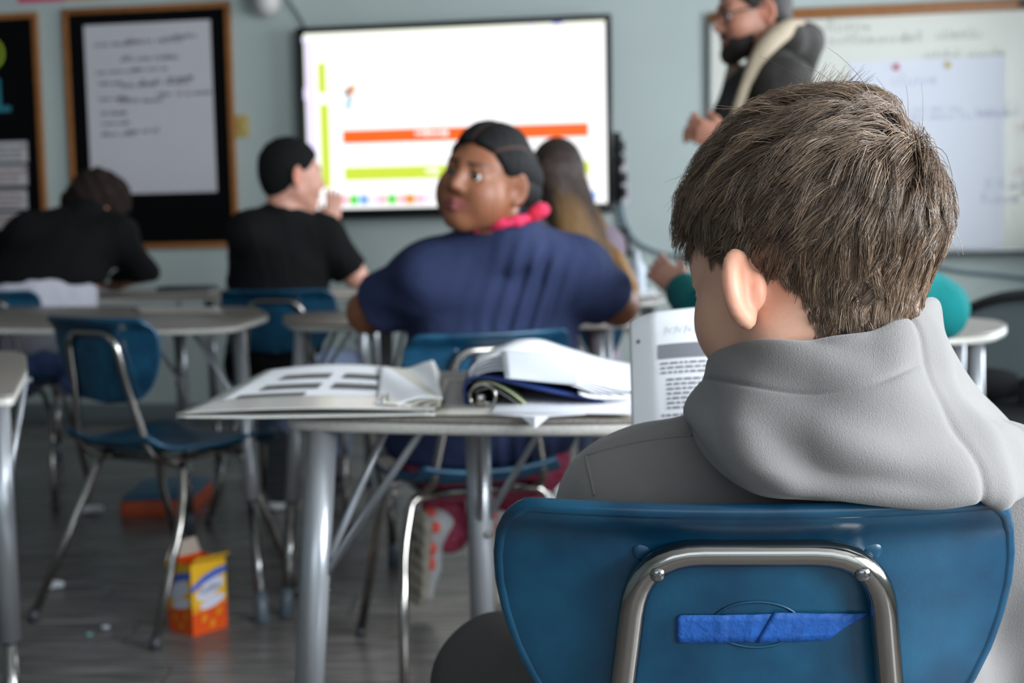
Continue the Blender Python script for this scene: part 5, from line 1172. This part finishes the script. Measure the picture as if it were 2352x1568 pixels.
f = np.clip((tq-0.30)/0.4, 0, 1)[None, :, None]; C5 = (ca*(1-f)+cc*f)*(RNG.uniform(0.6, 1.3, (N, 1, 1)))
strand_mesh('hair', POS, RAD, C5, m_strand, p5, b5)
cap_hair(D5, p5, b5, mat('brown_scalp_hair', (46, 31, 24), 0.6), off=0.010, top=0.010, h=0.006, name='hair_base')
implicit('hair_fall', lambda P: chain(P, [hc5+R5@V3((0, -0.055, -0.02)), px3(1310, 500, 4.0), px3(1338, 560, 4.01)], [0.056, 0.05, 0.028], 0.03), np.array(px3(1330, 500, 4.0))-0.32, np.array(px3(1330, 500, 4.0))+0.32, 0.008, mat('brown_scalp_hair', (46, 31, 24), 0.6), p5, list(b5))

# ================================================================== the boy in the grey hoodie
m_hood = mat('grey_sweat_fabric', (122, 118, 115), 0.9, var=0.05, vscale=14, bump=0.35, bscale=900, spec=0.15, sheen=0.25)
D1 = dict(id='boy', seed=1, head=px3(1866, 634, 0.985), R=rotm(40, -13, 2), hs=0.98, skin=(232, 178, 150), hairrgb=(92, 70, 54), earred=0.55, scalp=(96, 74, 58),
    neck=px3(1880, 880, 1.01), sL=px3(1470, 1182, 1.06), sR=px3(2310, 1175, 1.03), trap=px3(1890, 1030, 1.03), chest=px3(1880, 1240, 1.055), waist=px3(1830, 1560, 1.07), pel=px3(1780, 1830, 1.09),
    eL=px3(1440, 1330, 1.22), eR=px3(2420, 1520, 1.06), wL=px3(1610, 1120, 1.37), wR=px3(2150, 1450, 1.33), hL=((0.15, 0.15, 1), (0.7, 0.6, 0), (0.8, 0, 0.3), 0.5), hR=((-0.6, 0.8, 0.2), (0, 0, -1), (-0.6, -0.6, 0), 0.5),
    fat=0.98, wide=1.42, sr=0.060, sleeve=1.5, hem=0.40, res=0.0032, wrinkle=0.0018, topname='hoodie', collar=False, nr=0.047, flare=72, etilt=0.30, es=1.08, ec=0.74, shr=0.050, shirt=m_hood, eyes=True,
    pants=mat('dark_grey_jersey', (74, 71, 70), 0.9, var=0.06, vscale=20, bump=0.3, bscale=700, spec=0.15), pL=px3(1600, 1850, 1.10), pR=px3(1960, 1850, 1.10), kL=px3(1150, 1575, 1.33), kR=px3(2050, 1600, 1.45), aL=(0.0, 1.42, 0.095), aR=(0.42, 1.55, 0.095), lr=(0.088, 0.066, 0.052))
p1, b1_ = make_person('boy in grey hoodie seen from behind, reading a worksheet, brown hair', D1)
hc1, R1, hs1 = V3(D1['head']), D1['R'], D1['hs']
# ---------------- hood: draped sheet round the neck
HR = [
 [(1690, 905, 1.05), (1700, 880, 1.00), (1760, 862, 0.962), (1870, 852, 0.945), (1980, 832, 0.948), (2060, 812, 0.965), (2098, 792, 1.00), (2090, 800, 1.06)],
 [(1668, 850, 1.06), (1672, 822, 0.995), (1745, 814, 0.938), (1880, 804, 0.915), (1990, 782, 0.915), (2072, 742, 0.935), (2128, 716, 0.985), (2118, 745, 1.06)],
 [(1650, 850, 1.065), (1650, 806, 0.992), (1740, 800, 0.926), (1880, 796, 0.902), (1992, 774, 0.902), (2080, 730, 0.926), (2143, 706, 0.985), (2135, 735, 1.07)],
 [(1628, 890, 1.065), (1632, 862, 0.990), (1715, 872, 0.912), (1876, 886, 0.884), (2008, 868, 0.884), (2108, 820, 0.906), (2186, 806, 0.972), (2200, 840, 1.07)],
 [(1592, 960, 1.065), (1581, 948, 0.990), (1672, 978, 0.897), (1868, 1000, 0.869), (2036, 990, 0.869), (2158, 936, 0.893), (2254, 945, 0.962), (2290, 960, 1.07)],
 [(1606, 1010, 1.065), (1602, 1006, 0.984), (1690, 1064, 0.892), (1868, 1084, 0.866), (2078, 1084, 0.866), (2214, 1036, 0.888), (2318, 1016, 0.950), (2370, 1010, 1.06)],
 [(1660, 1070, 1.06), (1660, 1062, 0.965), (1752, 1130, 0.890), (1880, 1146, 0.872), (2100, 1148, 0.872), (2246, 1146, 0.882), (2346, 1136, 0.928), (2420, 1080, 1.05)],
 [(1690, 1050, 1.07), (1690, 1062, 0.985), (1790, 1120, 0.925), (1900, 1132, 0.905), (2090, 1134, 0.905), (2226, 1128, 0.918), (2312, 1108, 0.955), (2380, 1060, 1.06)],
]
ctrl = np.array([[list(pix(*c)) for c in row] for row in HR]); HG = patch(ctrl, 90, 110)
nu, nv = HG.shape[:2]
du = np.gradient(HG, axis=0); dv = np.gradient(HG, axis=1); nn = unit(np.cross(dv, du)); 
if (nn[45, 55]@np.array([0, -1, 0])) < 0: nn = -nn
uu = np.linspace(0, 7, nu)[:, None]; vv = np.linspace(0, 7, nv)[None, :]
seam_v = 5.05+0*uu; g = np.exp(-((vv-seam_v)/0.05)**2)*np.clip((uu-1.9)*4, 0, 1)
g += 0.8*np.exp(-((uu-3.15)/0.035)**2)*np.clip((5.05-vv)*4, 0, 1)*np.clip(vv*2-1.2, 0, 1)
fold = 0.007*np.exp(-((vv-(2.15+0.30*(uu-4)))/0.28)**2)*np.clip((uu-3.2)*1.2, 0, 1)*np.clip((6.0-uu), 0, 1)
fold -= 0.005*np.exp(-((vv-(2.75+0.30*(uu-4)))/0.30)**2)*np.clip((uu-3.4)*1.2, 0, 1)*np.clip((6.0-uu), 0, 1)
fold += 0.006*np.exp(-((vv-5.45)/0.22)**2)*np.clip((uu-2.2), 0, 1)
soft = 0.0025*np.sin(uu*2.1+vv*1.7)+0.0015*np.sin(uu*4.3-vv*3.1)
HG = HG+nn*(fold+soft-0.0035*g)[..., None]
ho_ = grid_surface('hood', HG-np.array(list(b1_)), m_hood, p1, thick=0.005); sd = ho_.modifiers.new('smooth', 'SUBSURF'); sd.levels = 1; sd.render_levels = 1
# stitched seams lying on the hoodie's shoulder
from mathutils.bvhtree import BVHTree
hd = [c for c in p1.children if c.name.startswith('hoodie')][0]
bvh = BVHTree.FromPolygons([v.co+b1_ for v in hd.data.vertices], [list(f.vertices) for f in hd.data.polygons])
for line in ([(1346, 1046), (1350, 1070), (1358, 1100), (1366, 1138)], [(1346, 1046), (1400, 1030), (1470, 1014), (1540, 1004), (1590, 1000)]):
    pl = catmull(np.array(line, float), 24); q = []
    for x, y in pl:
        h_ = bvh.ray_cast(CAMP, ray(x, y).normalized())
        if h_[0] is not None: q.append(h_[0]+h_[1]*0.0002-b1_)
    if len(q) > 4: tube('seam', q, 0.0011, m_hood, hd, n=6)
# ---------------- hair
def zl1(y): return np.interp(y, [-0.12, -0.07, -0.05, -0.03, -0.022, -0.014, -0.006, 0.004, 0.014, 0.026, 0.036, 0.045, 0.058, 0.075, 0.10], [-0.072, -0.070, -0.066, -0.058, -0.048, -0.026, 0.004, 0.034, 0.038, 0.024, 0.022, 0.040, 0.062, 0.072, 0.078]).astype(np.float32)
NL = ((V3(D1['neck'])-hc1)@R1)/hs1
def skull(Q):
    n_ = cap(Q, (0, -0.022, -0.045), NL, 0.0495, 0.052)
    Q = Q.copy(); k_ = 1-0.26*np.clip((0.015-Q[:, 2])/0.10, 0, 1); Q[:, 0] /= k_; Q[:, 1] = (Q[:, 1]+0.02)/k_-0.02
    return smin(ell(Q, (0, -0.012, 0.030), (0.078, 0.100, 0.092)), n_, 0.03)
m_under = mat('brown_hair_base', (48, 36, 28), 0.7, var=0.2, vscale=150)  # darkened so shade in the gaps between strands sits in the colour
def cap1(P):
    Q = ((P-hc1)@R1)/hs1; d = skull(Q); d = smax(d, (zl1(Q[:, 1])+0.004-Q[:, 2])*0.9, 0.006)
    return d*hs1
implicit('hair_base', cap1, np.array(D1['head'])-0.16, np.array(D1['head'])+0.17, 0.0035, m_under, p1, list(b1_))
def grad(fn, Q, e=0.0012):
    g = np.zeros_like(Q)
    for i in range(3):
        o = np.zeros(3, np.float32); o[i] = e; g[:, i] = fn(Q+o)-fn(Q-o)
    return unit(g)
# roots on the skull
NR = 120000
u = RNG.normal(size=(NR, 3)).astype(np.float32); u = unit(u)
Q = u*np.array([0.078, 0.100, 0.092], np.float32)+np.array([0, -0.012, 0.030], np.float32)
low = RNG.random(NR) < 0.16
Q[low] = u[low]*np.array([0.052, 0.046, 0.062], np.float32)+np.array([0, -0.044, -0.030], np.float32)
for _ in range(4): Q = Q-grad(skull, Q)*skull(Q)[:, None]
keep = (np.abs(skull(Q)) < 0.002) & (Q[:, 2] > -0.075) & (Q[:, 2] > zl1(Q[:, 1])+0.002*RNG.normal(size=NR)); Q = Q[keep].astype(np.float32)
Q = Q[:42000]; NR = len(Q)
crown = np.array([0.030, -0.088, 0.066], np.float32)
K = 8
def flow(Q, nrm):
    v = unit(Q-crown); sw = np.cross(nrm, v); v = v+0.35*sw
    topm = np.clip((Q[:, 2]-0.075)/0.03, 0, 1)[:, None]*np.clip((Q[:, 1]+0.08)/0.03, 0, 1)[:, None]
    v = v*(1-topm*0.7)+topm*0.7*np.array([-0.55, 0.85, 0.0], np.float32)
    dn = np.clip((0.035-Q[:, 2])/0.06, 0, 1)[:, None]; v = v*(1-0.75*dn)+0.75*dn*np.array([0.0, 0.12, -1.0], np.float32)
    v = v-nrm*(v*nrm).sum(1, keepdims=True); return unit(v)
nr0 = grad(skull, Q); z0 = Q[:, 2]; y0 = Q[:, 1]
topf = np.clip((z0-0.045)/0.05, 0, 1); front = np.clip((y0-0.045)/0.03, 0, 1)*np.clip((z0-0.03)/0.03, 0, 1)
LEN = 0.013+0.020*np.clip((z0+0.06)/0.10, 0, 1)+0.028*topf+0.008*front; LEN *= RNG.uniform(0.75, 1.2, NR)*np.clip(0.45+(z0+0.07)/0.05, 0.45, 1)
side = np.clip((0.075-z0)/0.03, 0, 1)*np.clip((y0+0.05)/0.02, 0, 1)*np.clip((0.05-y0)/0.02, 0, 1); LEN *= 1-0.5*side
LEN *= 1-0.5*np.clip((y0-0.03)/0.02, 0, 1)*np.clip((0.075-z0)/0.02, 0, 1)
LIFT = 0.18+0.50*topf+0.12*front
# clumps: strands share a wandering direction
nc = 900; ci = RNG.integers(0, NR, nc); cent = Q[ci]
cl = np.empty(NR, np.int64)
for s in range(0, NR, 4000): cl[s:s+4000] = ((Q[s:s+4000, None, :]-cent[None])**2).sum(2).argmin(1)
jit = RNG.normal(size=(nc, 3)).astype(np.float32)[cl]*0.30+RNG.normal(size=(NR, 3)).astype(np.float32)*0.10
clift = (RNG.normal(size=nc)*0.22)[cl]
fly = RNG.random(NR) < 0.0022
pos = Q.copy(); PH = np.zeros((NR, K, 3), np.float32); PH[:, 0] = pos-nr0*0.002
dirv = unit(flow(Q, nr0)+nr0*(LIFT+clift+0.6*fly)[:, None]+jit)
hmax = (0.004+0.021*topf+0.018*front+0.0045*np.clip((z0+0.02)/0.05, 0, 1))*(1+0.25*clift)
for k_ in range(1, K):
    pos = pos+dirv*(LEN/(K-1))[:, None]; n_ = grad(skull, pos); d_ = skull(pos)
    fl_ = flow(pos, n_)
    fl_ = fl_+np.array([0, 0, -0.05], np.float32)*(front*k_/K)[:, None]+n_*(0.30*front)[:, None]
    dirv = unit(dirv*0.62+(fl_+jit*0.8)*0.38+n_*(0.12*fly)[:, None])
    tgt = np.clip(d_, 0.0008, np.where(fly, 0.05, hmax*(0.35+0.65*RNG.random(NR)*0.4+0.3))); pos = pos+n_*(tgt-d_)[:, None]*np.where(fly, 0.1, 0.85)[:, None]
    # clump towards the clump's own centre line near the tips
    PH[:, k_] = pos
mean = np.zeros((nc, K, 3)); cnt = np.bincount(cl, minlength=nc)[:, None, None]
for k_ in range(K):
    for a in range(3): mean[:, k_, a] = np.bincount(cl, weights=PH[:, k_, a], minlength=nc)
mean /= np.maximum(cnt, 1)
wt = np.linspace(0, 0.36, K)[None, :, None]*(~fly)[:, None, None]
PH = PH*(1-wt)+mean[cl]*wt
NT = 160
rt = np.array([0.006, -0.020, 0.120], np.float32)+RNG.normal(size=(NT, 3)).astype(np.float32)*np.array([0.010, 0.012, 0.001], np.float32); rt = rt-grad(skull, rt)*skull(rt)[:, None]
dT = unit((np.array([0.20, -0.30, 0.9])@R1)[None]+RNG.normal(size=(NT, 3))*0.28).astype(np.float32); bend = (np.array([0.8, 0.0, -0.2])@R1)[None]; LT = RNG.uniform(0.030, 0.046, NT)[:, None]
PT = np.stack([rt+dT*LT*t+bend*LT*0.35*t*t for t in np.linspace(0, 1, K)], 1); PH = np.concatenate([PH, PT], 0); NR += NT; cl = np.concatenate([cl, np.zeros(NT, np.int64)])
POS = (PH.reshape(-1, 3)@R1.T*hs1+hc1).reshape(NR, K, 3)
RAD = (0.00034*np.linspace(1.0, 0.30, K))[None, :].repeat(NR, 0)*RNG.uniform(0.75, 1.15, (NR, 1))
tone = RNG.random((NR, 1)); ctone = RNG.normal(size=nc)[cl][:, None]*0.10
cA, cB = np.array(lin((66, 50, 39))), np.array(lin((166, 138, 113)))  # random strand tones, range widened to paint in glints and dark gaps
CH1 = cA+(cB-cA)*np.clip(tone**1.4+ctone, 0, 1)
hair_o = strand_mesh('hair', POS, RAD, CH1, mat('boy_hair_strand', (110, 84, 62), 0.30, attr='Col', spec=0.6), p1, b1_); hair_o['kind'] = 'stuff'
